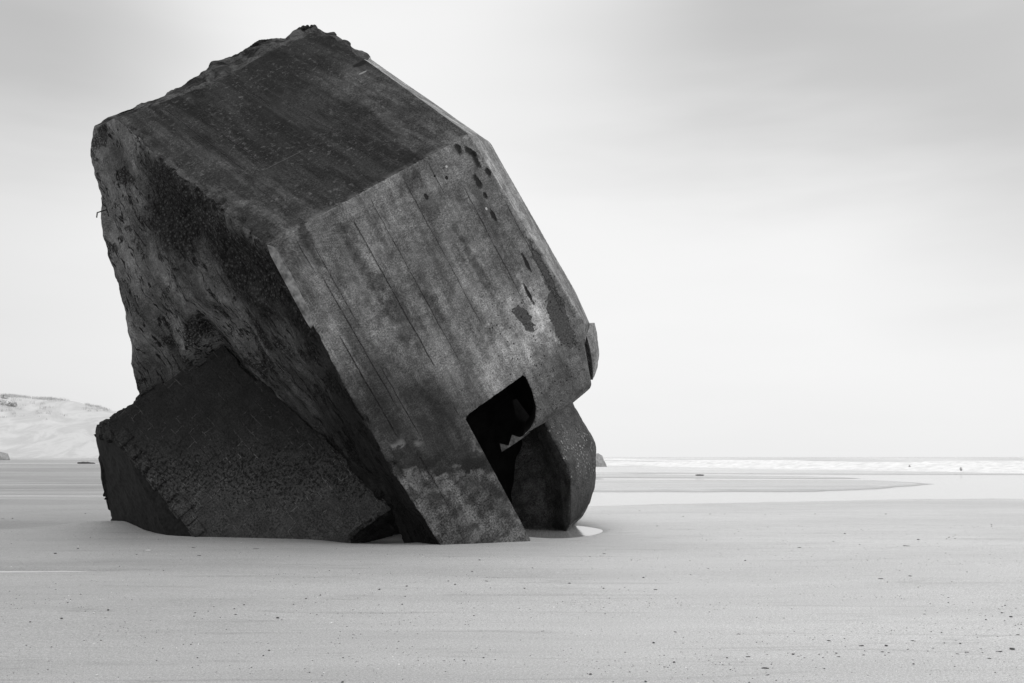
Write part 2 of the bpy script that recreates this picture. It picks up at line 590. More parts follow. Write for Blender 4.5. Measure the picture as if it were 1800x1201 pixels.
        # worn pale line along the lower arris
        ar = b.m('MULTIPLY', b.ramp(tv, 0.02, 0.14, 1.0, 0.0), b.ramp(mid, 0.40, 0.56))
        v = b.m('ADD', v, b.m('MULTIPLY', ar, 0.05))
        finish(b, pr, v, 0.9, height, 0.03, 1.0, 0.12)
    elif kind == 'rubble':
        # broken face: stratified, coarse aggregate, darkest just under the upper edge
        rotp = b.mapping(P, (1, 1, 1), (math.radians(16), 0, 0))
        st = b.noise(b.mapping(rotp, (1.0, 0.42, 1.9)), 1.0, 6, 0.55, 0.1)
        cr = b.noise(b.mapping(rotp, (1.2, 0.36, 2.6)), 1.5, 4, 0.55, 0.1)
        cr2 = b.noise(b.mapping(rotp, (2.0, 0.8, 4.5)), 1.7, 4, 0.6, 0.1)
        v = b.m('MULTIPLY', 0.152, b.ramp(st, 0.38, 0.62, 0.60, 1.30))
        v = b.m('MULTIPLY', v, b.ramp(big, 0.38, 0.62, 0.80, 1.15))
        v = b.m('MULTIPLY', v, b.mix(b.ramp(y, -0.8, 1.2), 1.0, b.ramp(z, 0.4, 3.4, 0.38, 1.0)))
        v = b.m('MULTIPLY', v, b.ramp(wobn, 0.36, 0.64, 0.8, 1.2))
        v = b.m('MULTIPLY', v, b.ramp(grain, 0.36, 0.64, 0.62, 1.4))
        crack = b.ramp(b.m('ABSOLUTE', b.m('SUBTRACT', cr, 0.5)), 0.004, 0.018, 1.0, 0.0)
        crack = b.m('MULTIPLY', crack, b.ramp(wobn, 0.44, 0.52))
        crack2 = b.ramp(cr2, 0.355, 0.33)
        pock = b.ramp(b.voro(b.mapping(rotp, (5, 2.2, 8)), 1.0), 0.10, 0.24, 1.0, 0.0)
        pock = b.m('MULTIPLY', pock, b.ramp(mid, 0.54, 0.60))
        crack = b.m('MAXIMUM', crack, b.m('MAXIMUM', crack2, pock))
        v = b.m('MULTIPLY', v, b.m('SUBTRACT', 1.0, b.m('MULTIPLY', crack, 0.88)))
        gpatch = b.ramp(b.noise(rotp, 1.3, 4, 0.6), 0.55, 0.60)
        stone = b.voro(P, 21)
        v = b.m('MULTIPLY', v, b.mix(gpatch, 1.0, b.ramp(stone, 0.1, 0.55, 1.35, 0.35)))
        # aggregate zone: band running beside the A-D edge
        s_ = b.m('ADD', b.m('MULTIPLY', y, float(LA[1])), b.m('MULTIPLY', z, float(LA[2])))     # along edge from D to A
        q_ = b.m('ADD', b.m('MULTIPLY', y, float(LB[1])), b.m('MULTIPLY', z, float(LB[2])))     # away from that edge
        q2 = b.m('ADD', q_, b.m('MULTIPLY', b.m('SUBTRACT', big, 0.5), 2.2))
        band = b.m('MULTIPLY', b.ramp(q2, -0.2, 0.25), b.ramp(q2, 1.3, 2.4, 1.0, 0.0))
        band = b.m('MULTIPLY', band, b.ramp(s_, 5.4, 4.4))
        agg = b.voro(P, 17, out='Color')
        ab = b.n('ShaderNodeRGBToBW')
        b.nt.links.new(agg, ab.inputs[0])
        vag = b.m('MULTIPLY', 0.030, b.ramp(ab.outputs[0], 0.2, 0.9, 0.20, 3.2))
        vag = b.m('MULTIPLY', vag, b.ramp(b.voro(P, 17), 0.15, 0.5, 1.3, 0.35))
        v = b.mix(b.m('MULTIPLY', band, 0.92), v, vag)
        # darker towards the bottom
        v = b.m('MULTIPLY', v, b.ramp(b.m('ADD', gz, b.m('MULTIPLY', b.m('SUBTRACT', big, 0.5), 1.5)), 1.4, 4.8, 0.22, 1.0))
        height = b.m('ADD', b.m('MULTIPLY', st, 2.0), b.m('ADD', b.m('MULTIPLY', b.voro(P, 17), b.m('MULTIPLY', b.m('MAXIMUM', band, gpatch), -2.2)), b.m('MULTIPLY', height, 2.0)))
        height = b.m('SUBTRACT', height, b.m('MULTIPLY', crack, 2.2))
        finish(b, pr, v, 0.9, height, 0.05, 1.0, 0.2)
    elif kind == 'rim':
        st = b.noise(P, 2.2, 7, 0.7, 0.7)
        v = b.m('MULTIPLY', 0.052, b.ramp(st, 0.40, 0.60, 0.25, 1.7))
        v = b.m('MULTIPLY', v, b.ramp(grain, 0.3, 0.7, 0.6, 1.4))
        finish(b, pr, v, 0.9, b.m('ADD', b.m('MULTIPLY', st, 3.0), height), 0.05, 1.0, 0.2)
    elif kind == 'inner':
        v = b.m('MULTIPLY', 0.008, b.ramp(mid, 0.3, 0.7, 0.6, 1.4))  # near-black concrete: darkness of the chamber put into its colour
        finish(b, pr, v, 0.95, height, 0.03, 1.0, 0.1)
    elif kind == 'lobe':
        st = b.noise(P, 1.6, 6, 0.65, 0.4)
        v = b.m('MULTIPLY', 0.047, b.ramp(st, 0.36, 0.64, 0.55, 1.5))
        v = b.m('MULTIPLY', v, b.ramp(grain, 0.38, 0.62, 0.4, 1.7))
        hz = b.m('ADD', gz, b.m('MULTIPLY', b.m('SUBTRACT', mid, 0.5), 0.8))
        zone = b.m('MULTIPLY', b.ramp(hz, 0.9, 1.3), b.ramp(hz, 2.0, 2.5, 1.0, 0.0))
        br = b.m('MULTIPLY', b.ramp(b.voro(P, 11), 0.24, 0.42, 1.0, 0.0), zone)
        br = b.m('MULTIPLY', br, b.ramp(b.noise(P, 3, 3), 0.44, 0.52))
        v = b.m('MULTIPLY', v, b.ramp(gz, 0.6, 1.4, 0.62, 1.0))
        v = b.mix(br, v, 0.24)
        # surface normal components, not used by the colour
        nx, ny, nz_ = b.xyz(geo.outputs['True Normal'])
        finish(b, pr, v, 0.85, b.m('ADD', b.m('MULTIPLY', st, 2.0), b.m('ADD', height, b.m('MULTIPLY', br, 1.5))), 0.04, 1.0, 0.25)
    elif kind == 'bricks':
        # local frame of the leaning block: x along the courses, y up the slab
        bk = b.n('ShaderNodeTexBrick')
        wv = b.m('MULTIPLY', b.m('SUBTRACT', b.noise(P, 1.3, 5, 0.65), 0.5), 0.26)
        cb = b.n('ShaderNodeCombineXYZ')
        b.put(cb.inputs[0], b.m('ADD', x, wv))
        b.put(cb.inputs[1], b.m('ADD', y, b.m('MULTIPLY', wv, 0.7)))
        b.nt.links.new(cb.outputs[0], bk.inputs['Vector'])
        bk.inputs['Scale'].default_value = 1.0
        bk.inputs['Brick Width'].default_value = 0.46
        bk.inputs['Row Height'].default_value = 0.235
        bk.inputs['Mortar Size'].default_value = 0.010
        bk.inputs['Mortar Smooth'].default_value = 0.6
        bk.inputs['Color1'].default_value = (0.72, 0.72, 0.72, 1)
        bk.inputs['Color2'].default_value = (1.2, 1.2, 1.2, 1)
        bk.inputs['Mortar'].default_value = (1, 1, 1, 1)
        cbw = b.n('ShaderNodeRGBToBW')
        b.nt.links.new(bk.outputs['Color'], cbw.inputs[0])
        fac = bk.outputs['Fac']
        v = b.m('MULTIPLY', 0.0175, b.mix(0.25, 1.0, cbw.outputs[0]))
        v = b.m('MULTIPLY', v, b.ramp(mid, 0.35, 0.65, 0.75, 1.25))
        v = b.m('MULTIPLY', v, b.ramp(grain, 0.38, 0.62, 0.5, 1.7))
        v = b.m('MULTIPLY', v, b.ramp(b.m('ADD', gz, b.m('MULTIPLY', b.m('SUBTRACT', big, 0.5), 1.0)), 0.4, 2.6, 2.3, 0.70))  # overhang shade put into the colour: slab darkens upwards
        # salt-pale mortar here and there, open black joints elsewhere
        mz = b.noise(P, 1.4, 4, 0.6)
        pale = b.m('MULTIPLY', b.m('MULTIPLY', fac, b.ramp(mz, 0.48, 0.56)), b.ramp(wobn, 0.44, 0.56))
        v = b.m('ADD', v, b.m('MULTIPLY', b.m('MULTIPLY', pale, b.ramp(gz, 2.4, 1.2, 0.6, 1.0)), 0.085))
        dark = b.m('MULTIPLY', fac, b.ramp(mz, 0.52, 0.40))
        v = b.m('MULTIPLY', v, b.m('SUBTRACT', 1.0, b.m('MULTIPLY', b.m('MULTIPLY', dark, b.ramp(mid, 0.45, 0.58)), 0.4)))
        # holed, eroded belt across the middle
        belt = b.m('ADD', gz, b.m('MULTIPLY', b.m('SUBTRACT', big, 0.5), 1.6))
        belt = b.m('MULTIPLY', b.ramp(belt, 0.3, 1.2), b.ramp(belt, 1.3, 2.3, 1.0, 0.0))
        hol = b.m('MULTIPLY', b.ramp(b.m('ADD', b.noise(P, 15, 4, 0.65), b.m('MULTIPLY', b.m('SUBTRACT', belt, 1.0), 0.10)), 0.535, 0.575), b.ramp(belt, 0.05, 0.3))
        v = b.m('MULTIPLY', v, b.m('ADD', 1.0, b.m('MULTIPLY', belt, 0.25)))
        v = b.mix(b.m('MULTIPLY', hol, 0.75), v, 0.002)
        sc = b.m('MULTIPLY', b.ramp(b.noise(P, 22, 5, 0.75), 0.60, 0.68), b.ramp(gz, 1.8, 0.8))
        v = b.m('ADD', v, b.m('MULTIPLY', sc, 0.05))
        height = b.m('ADD', b.m('MULTIPLY', height, 1.0), b.m('MULTIPLY', mid, 1.5))
        height = b.m('SUBTRACT', height, b.m('ADD', b.m('MULTIPLY', b.m('MULTIPLY', fac, b.ramp(mid, 0.44, 0.58)), 0.5), b.m('MULTIPLY', hol, 1.3)))
        finish(b, pr, v, 0.8, height, 0.035, 1.0, 0.25)
    elif kind in ('plain_dark', 'lobe_inner'):
        v = b.m('MULTIPLY', 0.016 if kind == 'plain_dark' else 0.10, b.ramp(mid, 0.33, 0.67, 0.55, 1.45))  # lobe_inner is painted lighter to make up for scarce light in the hollow
        v = b.m('MULTIPLY', v, b.ramp(grain, 0.38, 0.62, 0.5, 1.6))
        finish(b, pr, v, 0.85, b.m('ADD', height, b.m('MULTIPLY', mid, 1.5)), 0.04, 1.0, 0.25)
    return m_


# ------------------------------------------------------------------ bunker geometry
TA = loc(hit(200, 205, D, U))               # upper left corner of the sloping face
NT = unit(np.cross(U, Rm.T @ TA))           # plane of the sloping face (through D, along U and D-A)
TV = unit(TA * np.array([0, 1, 1]))         # up that slope, block coordinates
LA = TV.copy()
LB = np.array([0, TV[2], -TV[1]])           # in the left face, away from the upper edge
if LB[1] < 0:
    LB = -LB


def T_(px, py):
    return loc(hit(px, py, D, NT))


# plane of the leaning brick-faced slab (world)
b0 = ground(345, 948)
b1 = atY(690, 905, 19.45)
b2 = atY(390, 615, 20.75)
NBk = unit(np.cross(b1 - b0, b2 - b0))
if NBk[1] > 0:
    NBk = -NBk                               # outward, to the viewer


def K(px, py, push=0.0):
    p = hit(px, py, b0, NBk)
    return O + (p - O) * (1 + push / np.linalg.norm(p - O))


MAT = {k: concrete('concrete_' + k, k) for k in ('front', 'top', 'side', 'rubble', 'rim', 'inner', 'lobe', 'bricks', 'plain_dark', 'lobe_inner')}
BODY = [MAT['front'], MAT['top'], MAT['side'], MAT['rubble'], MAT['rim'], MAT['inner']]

bunker = empty('bunker', frame(ground(855, 956), U, Wd, Nn))
bunker.matrix_world = MB
tag(bunker, 'huge tilted concrete bunker block with dark sloping slab and black gun opening', 'bunker')

S = Solid()
# front wall outline, front face c = 0
front = [('D', 468, 430), ('C', 824, 236), ('R1', 1029, 571), ('R2', 1027, 608), ('R3', 1035, 655), ('R4', 1036, 670), ('L1', 1000, 703), ('L2', 968, 727), ('L3', 934, 753)]
notch = [('N5', 918, 768), ('N45', 930, 758), ('N4', 938, 742), ('N3', 940.5, 716), ('N2', 933, 685), ('N1', 922, 661), ('N0', 818, 736)]
legp = [('G1', 856, 806), ('G2', 935, 953)]
edge = [('W1', 775, 958), ('E3', 700, 838), ('E2', 640, 735), ('E1', 560, 590), ('E0', 545, 568), ('Eh', 503, 490)]
for k, px, py in front + notch + legp + edge:
    S.p(k, L(px, py))
dn = np.array([0, 1, 0])
S.p('G3', L(935, 953) + dn * 1.2)
S.p('W3', L(775, 958) + dn * 1.2)
S.f([k for k, *_ in front] + [k for k, *_ in notch] + ['G1', 'G2', 'G3', 'W3'] + [k for k, *_ in edge], 0)
# lower lip bevel
lipb = [('M4', 1041, 681, 0.30), ('M1', 1003, 713, 0.30), ('M2', 970, 736, 0.3), ('M3', 928, 761, 0.20)]
for k, px, py, c in lipb:
    S.p(k, L(px, py, c))
S.f('R4 M4 M1 L1', 0)
S.f('L1 M1 M2 L2', 0)
S.f('L2 M2 M3 L3', 0)
S.f('L3 M3 N5', 0)
# back of the front wall (splayed gun opening)
TH = 0.8
def off(key, du, dw, c):
    v = S.v[key].co
    return S.p(key + 'b', (v[0] + du, v[1] + dw, c))
for k, du, dw in (('N5', .5, .0), ('N45', .5, .0), ('N4', .5, 0), ('N3', .5, -.05), ('N2', .45, -.15), ('N1', .35, -.3), ('N0', -.1, -.3), ('G1', -.1, 0), ('G2', -.1, 0), ('G3', -.1, 0)):
    off(k, du, dw, TH)
ring = ['N5', 'N45', 'N4', 'N3', 'N2', 'N1', 'N0', 'G1', 'G2', 'G3']
for a, b_ in zip(ring, ring[1:]):
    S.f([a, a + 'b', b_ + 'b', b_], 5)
v = S.v['M1'].co
S.p('M4b', (S.v['M4'].co[0], v[1] + .05, TH + .1))
S.p('M1b', (v[0], v[1] + .05, TH + .1))
S.p('M3b', (S.v['N5b'].co[0] + .02, v[1] - .0, TH))
S.f('M4 M4b M1b M1', 0)
S.f('M1 M1b M3b M2', 5)
S.f('M2 M3b M3', 5)
S.f('M3 M3b N5b N5', 5)
# chamber behind the opening: goes deep, closed by walls
ch = {}
for k, (x_, y_, z_) in dict(c1=(1.3, 3.6, TH), c2=(4.4, 3.6, TH), c3=(4.4, 3.6, 4.6), c4=(1.3, 3.6, 4.6), d1=(1.3, 8.6, TH), d2=(4.4, 5.7, TH + .12), d3=(4.6, 6.2, 4.6), d4=(1.3, 8.8, 4.6)).items():
    S.p(k, (x_, y_, z_))
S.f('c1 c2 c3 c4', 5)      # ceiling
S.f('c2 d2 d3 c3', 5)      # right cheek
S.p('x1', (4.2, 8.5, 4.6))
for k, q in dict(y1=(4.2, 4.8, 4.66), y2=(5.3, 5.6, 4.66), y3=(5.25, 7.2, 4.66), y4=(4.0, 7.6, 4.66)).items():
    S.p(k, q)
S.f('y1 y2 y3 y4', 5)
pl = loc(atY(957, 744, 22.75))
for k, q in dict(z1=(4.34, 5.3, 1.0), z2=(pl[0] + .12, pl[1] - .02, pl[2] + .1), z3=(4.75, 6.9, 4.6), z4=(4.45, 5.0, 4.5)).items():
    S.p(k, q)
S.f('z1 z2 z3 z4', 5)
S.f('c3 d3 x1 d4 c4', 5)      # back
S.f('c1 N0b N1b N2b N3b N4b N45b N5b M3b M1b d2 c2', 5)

# sloping slab
top_edge = [('A', 200, 206), ('a1', 250, 190), ('a2', 300, 173), ('a3', 350, 158), ('a4', 392, 138), ('a5', 432, 112), ('a6', 470, 88), ('a7', 505, 77), ('a8', 540, 58), ('B', 578, 64)]
for k, px, py in top_edge:
    S.p(k, T_(px, py))
for k, px, py in (('B1', 640, 104), ('B2', 720, 161)):
    S.p(k, T_(px, py))
S.p('g1', T_(330, 315) + np.array([-.02, .02, 0]))
S.f(['D', 'g1'] + [k for k, *_ in top_edge] + ['B1', 'B2', 'C'], 1)
# broken rim above the slab
rim = [('r0', 166, 220, 5.9), ('r1', 205, 198, 6.0), ('r2', 255, 178, 6.1), ('r3', 300, 160, 6.15), ('r4', 346, 133, 6.2), ('r5', 372, 110, 6.2), ('r6', 425, 88, 6.2), ('r7', 455, 70, 6.2),
       ('r8', 500, 65, 6.1), ('r9', 526, 44, 6.1), ('r10', 556, 40, 6.1), ('r11', 588, 57, 6.0)]
for k, px, py, c in rim:
    S.p(k, L(px, py, c))
S.f('A r0 r1', 4)
pairs = [('A', 'a1', 'r1', 'r2'), ('a1', 'a2', 'r2', 'r3'), ('a2', 'a3', 'r3', 'r4'), ('a3', 'a4', 'r4', 'r5'), ('a4', 'a5', 'r5', 'r6'), ('a5', 'a6', 'r6', 'r7'), ('a6', 'a7', 'r7', 'r8'), ('a7', 'a8', 'r8', 'r9'), ('a8', 'B', 'r9', 'r10')]
for a, b_, c_, d_ in pairs:
    S.f([a, c_, d_, b_], 4)
S.f('B r10 r11', 4)
# right chamfer (thin pale strip)
cB1 = S.v['B1'].co[2]; cB2 = S.v['B2'].co[2]
S.p('s1', L(650, 102, cB1 + .7))
S.p('s2', L(737, 163, cB2 + .75))
S.p('s3', L(862, 250, .8))
S.p('s4', L(938, 383, .8))
S.p('s5', L(1012, 512, .8))
S.p('s6', L(1037, 568, .75))
S.p('s7', L(1028, 600, .9))
S.p('s8', L(1036, 655, .9))
S.f('B r11 s1 B1', 4)
S.f('B1 s1 s2 B2', 2)
S.f('B2 s2 s3 C', 2)
S.f('C s3 s4 s5 s6 R1', 2)
S.f('R1 s6 s7 R2', 0)
S.f('R2 s7 s8 R3', 0)
S.f('R3 s8 M4 R4', 0)
# right end and back
S.p('e1', (4.9, -3.6, 7.2)); S.p('e2', (5.2, 0.4, 6.6)); S.p('e3', (5.0, 5.7, 6.6)); S.p('e4', (4.9, 3.0, 6.9))
S.f('r11 e1 s1', 4)
S.f('s1 e1 e2 s2', 2)
S.f('s2 e2 s3', 2)
S.f('s3 e2 e4 s4', 2)
S.f('s4 e4 s5', 2)
S.f('s5 e4 s6', 2)
S.f('s6 e4 e3 s7', 2)
S.f('s7 e3 s8', 2)
S.f('s8 e3 M4b M4', 2)
S.f('M4b e3 d3 d2', 5)
S.f('M4b d2 M1b', 5)
# left broken face
out = [('o1', 162, 272, 6.1), ('o2', 176, 345, 6.15), ('o3', 181, 410, 6.2), ('o4', 200, 470, 6.2), ('o5', 216, 525, 6.2), ('o6', 230, 600, 6.2), ('o7', 244, 690, 6.2), ('o8', 270, 800, 6.2), ('o9', 320, 960, 6.4)]
for k, px, py, c in out:
    S.p(k, L(px, py, c))
for k, px, py, pu in (('m0', 330, 652, .30), ('m1', 395, 612, .10), ('m2', 470, 682, .10), ('m3', 575, 775, .08), ('m4', 630, 832, .08), ('m5', 690, 895, .06)):
    S.p(k, loc(K(px, py, pu)))
S.p('m6', L(712, 956, S.v['m5'].co[2] * .9))
S.p('m7', L(712, 956, S.v['m5'].co[2] * .9) + dn * 1.0)
# interior guide points on the face
S.p('i1', L(310, 400, 3.9)); S.p('i2', L(330, 520, 4.1)); S.p('i3', L(235, 300, 5.0)); S.p('i4', L(430, 540, 2.6)); S.p('i5', L(260, 470, 5.0))

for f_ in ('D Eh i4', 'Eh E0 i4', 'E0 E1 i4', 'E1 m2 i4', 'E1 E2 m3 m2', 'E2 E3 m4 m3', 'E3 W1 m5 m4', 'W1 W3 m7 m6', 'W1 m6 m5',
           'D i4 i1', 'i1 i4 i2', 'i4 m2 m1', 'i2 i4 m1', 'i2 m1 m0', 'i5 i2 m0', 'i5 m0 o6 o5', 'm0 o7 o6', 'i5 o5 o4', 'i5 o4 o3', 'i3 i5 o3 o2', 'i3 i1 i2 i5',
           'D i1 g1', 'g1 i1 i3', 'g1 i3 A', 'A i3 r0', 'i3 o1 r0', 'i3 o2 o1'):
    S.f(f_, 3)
# hidden underside of the left part, leaning on the slab
S.p('h1', loc(K(395, 700, .9))); S.p('h2', loc(K(560, 880, 1.2)))
for f_ in ('m0 m1 h1', 'm1 m2 h1', 'm2 m3 h1', 'h1 m3 h2', 'm3 m4 h2', 'm4 m5 h2', 'm0 h1 o8 o7', 'h1 h2 o9 o8'):
    S.f(f_, 3)
S.p('lb1', S.v['m6'].co + Vector((1.3, .1, .2))); S.p('lb2', S.v['m7'].co + Vector((1.3, .1, .2))); S.p('lb0', S.v['m5'].co + Vector((1.25, -.1, .3)))
S.f('m6 m7 lb2 lb1', 5)
S.f('m5 m6 lb1 lb0', 5)
# back
S.p('k1', (-1.5, 8.5, 7.5)); S.p('k2', (3, 8.5, 7.5))
S.f('r0 o1 o2 o3 o4 o5 o6 o7 o8 o9 k1 k2 e3 e4 e2 e1', 3)
S.f('r0 e1 r11 r10 r9 r8 r7 r6 r5 r4 r3 r2 r1', 4)
bmesh.ops.recalc_face_normals(S.bm, faces=S.bm.faces[:])
S.refine(0.055, {5: 0.25, 3: 0.042, 4: 0.042}, 13)
amps = np.array([[0.006, 0.0, 0.0], [0.006, 0.0, 0.0], [0.008, 0.0, 0.0], [0.07, 1.0, 0.0], [0.05, 0.0, 1.0], [0.02, 0, 0]])
co, no, amp = S.arrays(amps, 2)
# make normals point outwards from a point inside
ins = np.array([2.2, 1.0, 3.0])
d = fbm(co, 1.3, 5, .55)
d = co * 0 + no * (amp[:, 0:1] * d[:, None] * 1.6)
rg = amp[:, 1]
sp = np.stack([co[:, 0], co[:, 1] * math.cos(.28) - co[:, 2] * math.sin(.28), co[:, 1] * math.sin(.28) + co[:, 2] * math.cos(.28)], 1)
strat = ridged(sp * np.array([.8, .30, 1.4]) + .10 * fbm(co, 1.2, 2)[:, None], 0.9, 4)
st2 = fbm(sp * np.array([2, .8, 3.0]), 2.2, 5, .7)
step = np.round(fbm(sp * np.array([.8, .35, 1.2]), 1.2, 2) * 5) / 5
qa = co @ LB
sa = co @ LA
under = np.exp(-((qa - 0.95) / 0.50) ** 2) * np.clip((5.4 - sa) / 1.5, 0, 1) * np.clip((sa + .9) / .6, 0, 1)
under *= 1 + .6 * fbm(co, .9, 2)
d += np.outer(rg * (0.06 * strat + 0.08 * st2 + 0.12 * step), (-1, 0, 0))
d += np.outer(rg * under * 0.15, (1, 0, 0))
rim_n = ridged(co, 1.6, 4) * 0.05 + fbm(co, 2.6, 4, .55) * 0.11 + np.round(fbm(co, 1.3, 2) * 5) / 5 * .13 - .07
d += no * (amp[:, 2] * rim_n)[:, None]
# small chips along the arrises of the front wall and slab
chip = np.maximum(0, fbm(co, 5.0, 3, .6) - 0.12)
onf = np.abs(co[:, 2]) < .02
d[:, 2] += (np.exp(-np.abs(co[:, 1]) / .07) * onf * chip * .16)
d[:, 1] += (np.exp(-np.abs(co[:, 1]) / .07) * onf * chip * .10)
edist = np.hypot(co[:, 0], qa)
bite = (np.maximum(0, fbm(co, 2.6, 4, .6) + .04)) * np.exp(-(edist / .15) ** 2) * np.clip(sa / .4 + 1, 0, 1) * np.clip((6.2 - sa) / .5, 0, 1)
d[:, 0] += bite * .30
d += np.outer(bite, np.array([0, LB[1], LB[2]])) * .26
xl = np.interp(co[:, 1], [L(*q)[1] for q in ((468, 430), (560, 590), (640, 735), (775, 958))], [L(*q)[0] for q in ((468, 430), (560, 590), (640, 735), (775, 958))])
nearl = np.exp(-np.abs(co[:, 0] - xl) / .10) * onf * (co[:, 1] > 0)
d[:, 2] += nearl * chip * .40
d[:, 0] += nearl * chip * .42
cs = S.relax(co + d, 2)
wl_ = np.clip((co[:, 1] - 4.7) / .3, 0, 1) * (co[:, 2] < 1.2) * np.clip((co[:, 0] - 3.3) / .5, 0, 1)
cs = S.relax(cs, 5, wl_)
body = S.done(cs, 'body', BODY, bunker, True, 34)

# bent reinforcing bar sticking out of the broken left side
r0_, r1_, r2_ = L(186, 369, 6.0), L(171, 374, 5.9), L(170, 382, 5.9)
vs_, fs_ = [], []
for i_, q_ in enumerate((r0_, (r0_ + r1_) / 2, r1_, (r1_ + r2_) / 2, r2_)):
    for j_ in range(6):
        a_ = j_ * math.pi / 3
        vs_.append(tuple(q_ + np.array([math.cos(a_), math.sin(a_), 0]) * .014))
for i_ in range(4):
    for j_ in range(6):
        a_, b2_ = i_ * 6 + j_, i_ * 6 + (j_ + 1) % 6
        fs_.append((a_, b2_, b2_ + 6, a_ + 6))
me = bpy.data.meshes.new('reinforcing_bar')
me.from_pydata(vs_, [], fs_)
link('reinforcing_bar', me, simple('rusty_iron', .04, .8), bunker)

# lower lip remains: a thin ragged beam crossing below the gun opening
S = Solid()
teeth = dict(a=(900, 764.5), b=(914, 769), c=(931, 759), d=(931, 760.5), e=(916, 772.5), f=(894, 787), g=(894, 783.5), h=(886, 786), i=(878.5, 779.5), j=(882, 794.5))
for k_, (px, py) in teeth.items():
    S.p('f' + k_, L(px, py, .10))
    S.p('b' + k_, L(px, py, .15))
for fc_ in ('abefg', 'bcde', 'gfjih'):
    S.f(['f' + q for q in fc_])
    S.f(['b' + q for q in fc_][::-1])
lp = 'abcdefjihg'
for a_, b2_ in zip(lp, lp[1:] + lp[0]):
    S.f(['f' + a_, 'b' + a_, 'b' + b2_, 'f' + b2_])
S.refine(.06)
co, no, amp = S.arrays(np.array([[.01]]), 1)
S.done(co, 'broken_lip', simple('lip_concrete', .055, .9, .6, 14), bunker, True, 30)

# thin mortar skin left on the arris below the slab corner
S = Solid()
strip = [(470, 431), (486, 437), (500, 462), (515, 490), (527, 515), (541, 540), (550, 571), (546, 577), (536, 562), (524, 540), (512, 516), (499, 492), (486, 466), (474, 446)]
for i, (px, py) in enumerate(strip):
    S.p('f%d' % i, L(px, py, -.05 if 1 < i < 7 else -.03))
    S.p('b%d' % i, L(px, py, .06) + np.array([.01, 0, 0]))
nT = len(strip)
S.f(['f%d' % i for i in range(nT)])
for i in range(nT):
    j = (i + 1) % nT
    S.f(['f%d' % i, 'b%d' % i, 'b%d' % j, 'f%d' % j])
S.refine(.04)
co, no, amp = S.arrays(np.array([[.014]]), 1)
mortar = simple('old_mortar', 0.15, .85, .6, 9)
S.done(co + no * (amp * fbm(co, 6, 3)[:, None]), 'mortar_skin', mortar, bunker, True, 30)

# curved fragment at the right corner
S = Solid()
frag = [(1037, 570, .55), (1045, 568, .75), (1049, 584, .85), (1052, 602, .9), (1053, 622, .9), (1051, 642, .85), (1047, 655, .8), (1042, 668, .7), (1042, 650, .5), (1040, 630, .42), (1036, 608, .38), (1031, 590, .3)]
for i, (px, py, c) in enumerate(frag):
    S.p('f%d' % i, L(px, py, c))
    S.p('b%d' % i, L(px, py, c) + np.array([.05, 0, .9]))
nT = len(frag)
S.p('fc', L(1046, 612, .42)); S.p('fd', L(1046, 640, .5)); S.p('fe', L(1039, 585, .42))
for i in range(nT):
    j = (i + 1) % nT
    S.f(['f%d' % i, 'b%d' % i, 'b%d' % j, 'f%d' % j])
for a in ('f0 f1 fe', 'f1 f2 fe', 'f2 f3 fc fe', 'f3 f4 fc', 'f4 f5 fd fc', 'f5 f6 fd', 'f6 f7 fd', 'f7 f8 fd', 'f8 f9 fd', 'f9 fc fd', 'f9 f10 fc', 'f10 fe fc', 'f10 f11 fe', 'f11 f0 fe'):
    S.f(a)
bmesh.ops.recalc_face_normals(S.bm, faces=S.bm.faces[:])
S.refine(.05)
co, no, amp = S.arrays(np.array([[.03]]), 1)
S.done(co + no * (amp * fbm(co, 3, 4)[:, None]), 'corner_fragment', MAT['side'], bunker, True, 40)

# rear wall of the bunker, a bow-shaped mass seen under the lip
S = Solid()
Y0 = 22.9
pts = dict(
    p1=(952, 742, 22.6), p2=(1003, 836, 22.3), p3=(1001, 927, 22.45), p4=(1003, 708, 23.9), p5=(1026, 745, 24.1), p6=(1045, 778, 24.2), p7=(1046, 806, 24.2), p8=(1043, 855, 24.1), p9=(1032, 895, 23.7),
    p10=(1018, 915, 23.2), q1=(930, 768, 24.3), q2=(972, 850, 23.9), q3=(972, 917, 23.9), q4=(885, 790, 24.5), q5=(925, 850, 24.0), q6=(930, 912, 24.1), q7=(840, 780, 25.0), q8=(850, 910, 24.8), t1=(950, 712, 23.0), t2=(990, 670, 24.4), t3=(840, 776, 25.2), t4=(908, 774, 24.3))
for k, (px, py, y_) in pts.items():
    S.p(k, loc(atY(px, py, y_)))
zdown = loc(D + np.array([0, 0, -1.0])) * 0.9
for k in ('p3', 'q3', 'q6', 'q8'):
    S.p(k + 'z', np.array(S.v[k].co) + zdown)
for k in ('p3', 'q3'):
    S.v[k + 'z'].co += Vector(loc(D + np.array([-.35, .7, 0.0])))
bk = loc(D + np.array([0.1, 1.0, 0.0]))
for k in ('p4', 'p6', 'p8', 't3', 'q8', 't2', 'q8z', 'p9', 'p10', 'p3', 'p3z'):
    S.p(k + 'k', np.array(S.v[k].co) + bk * 2.2)
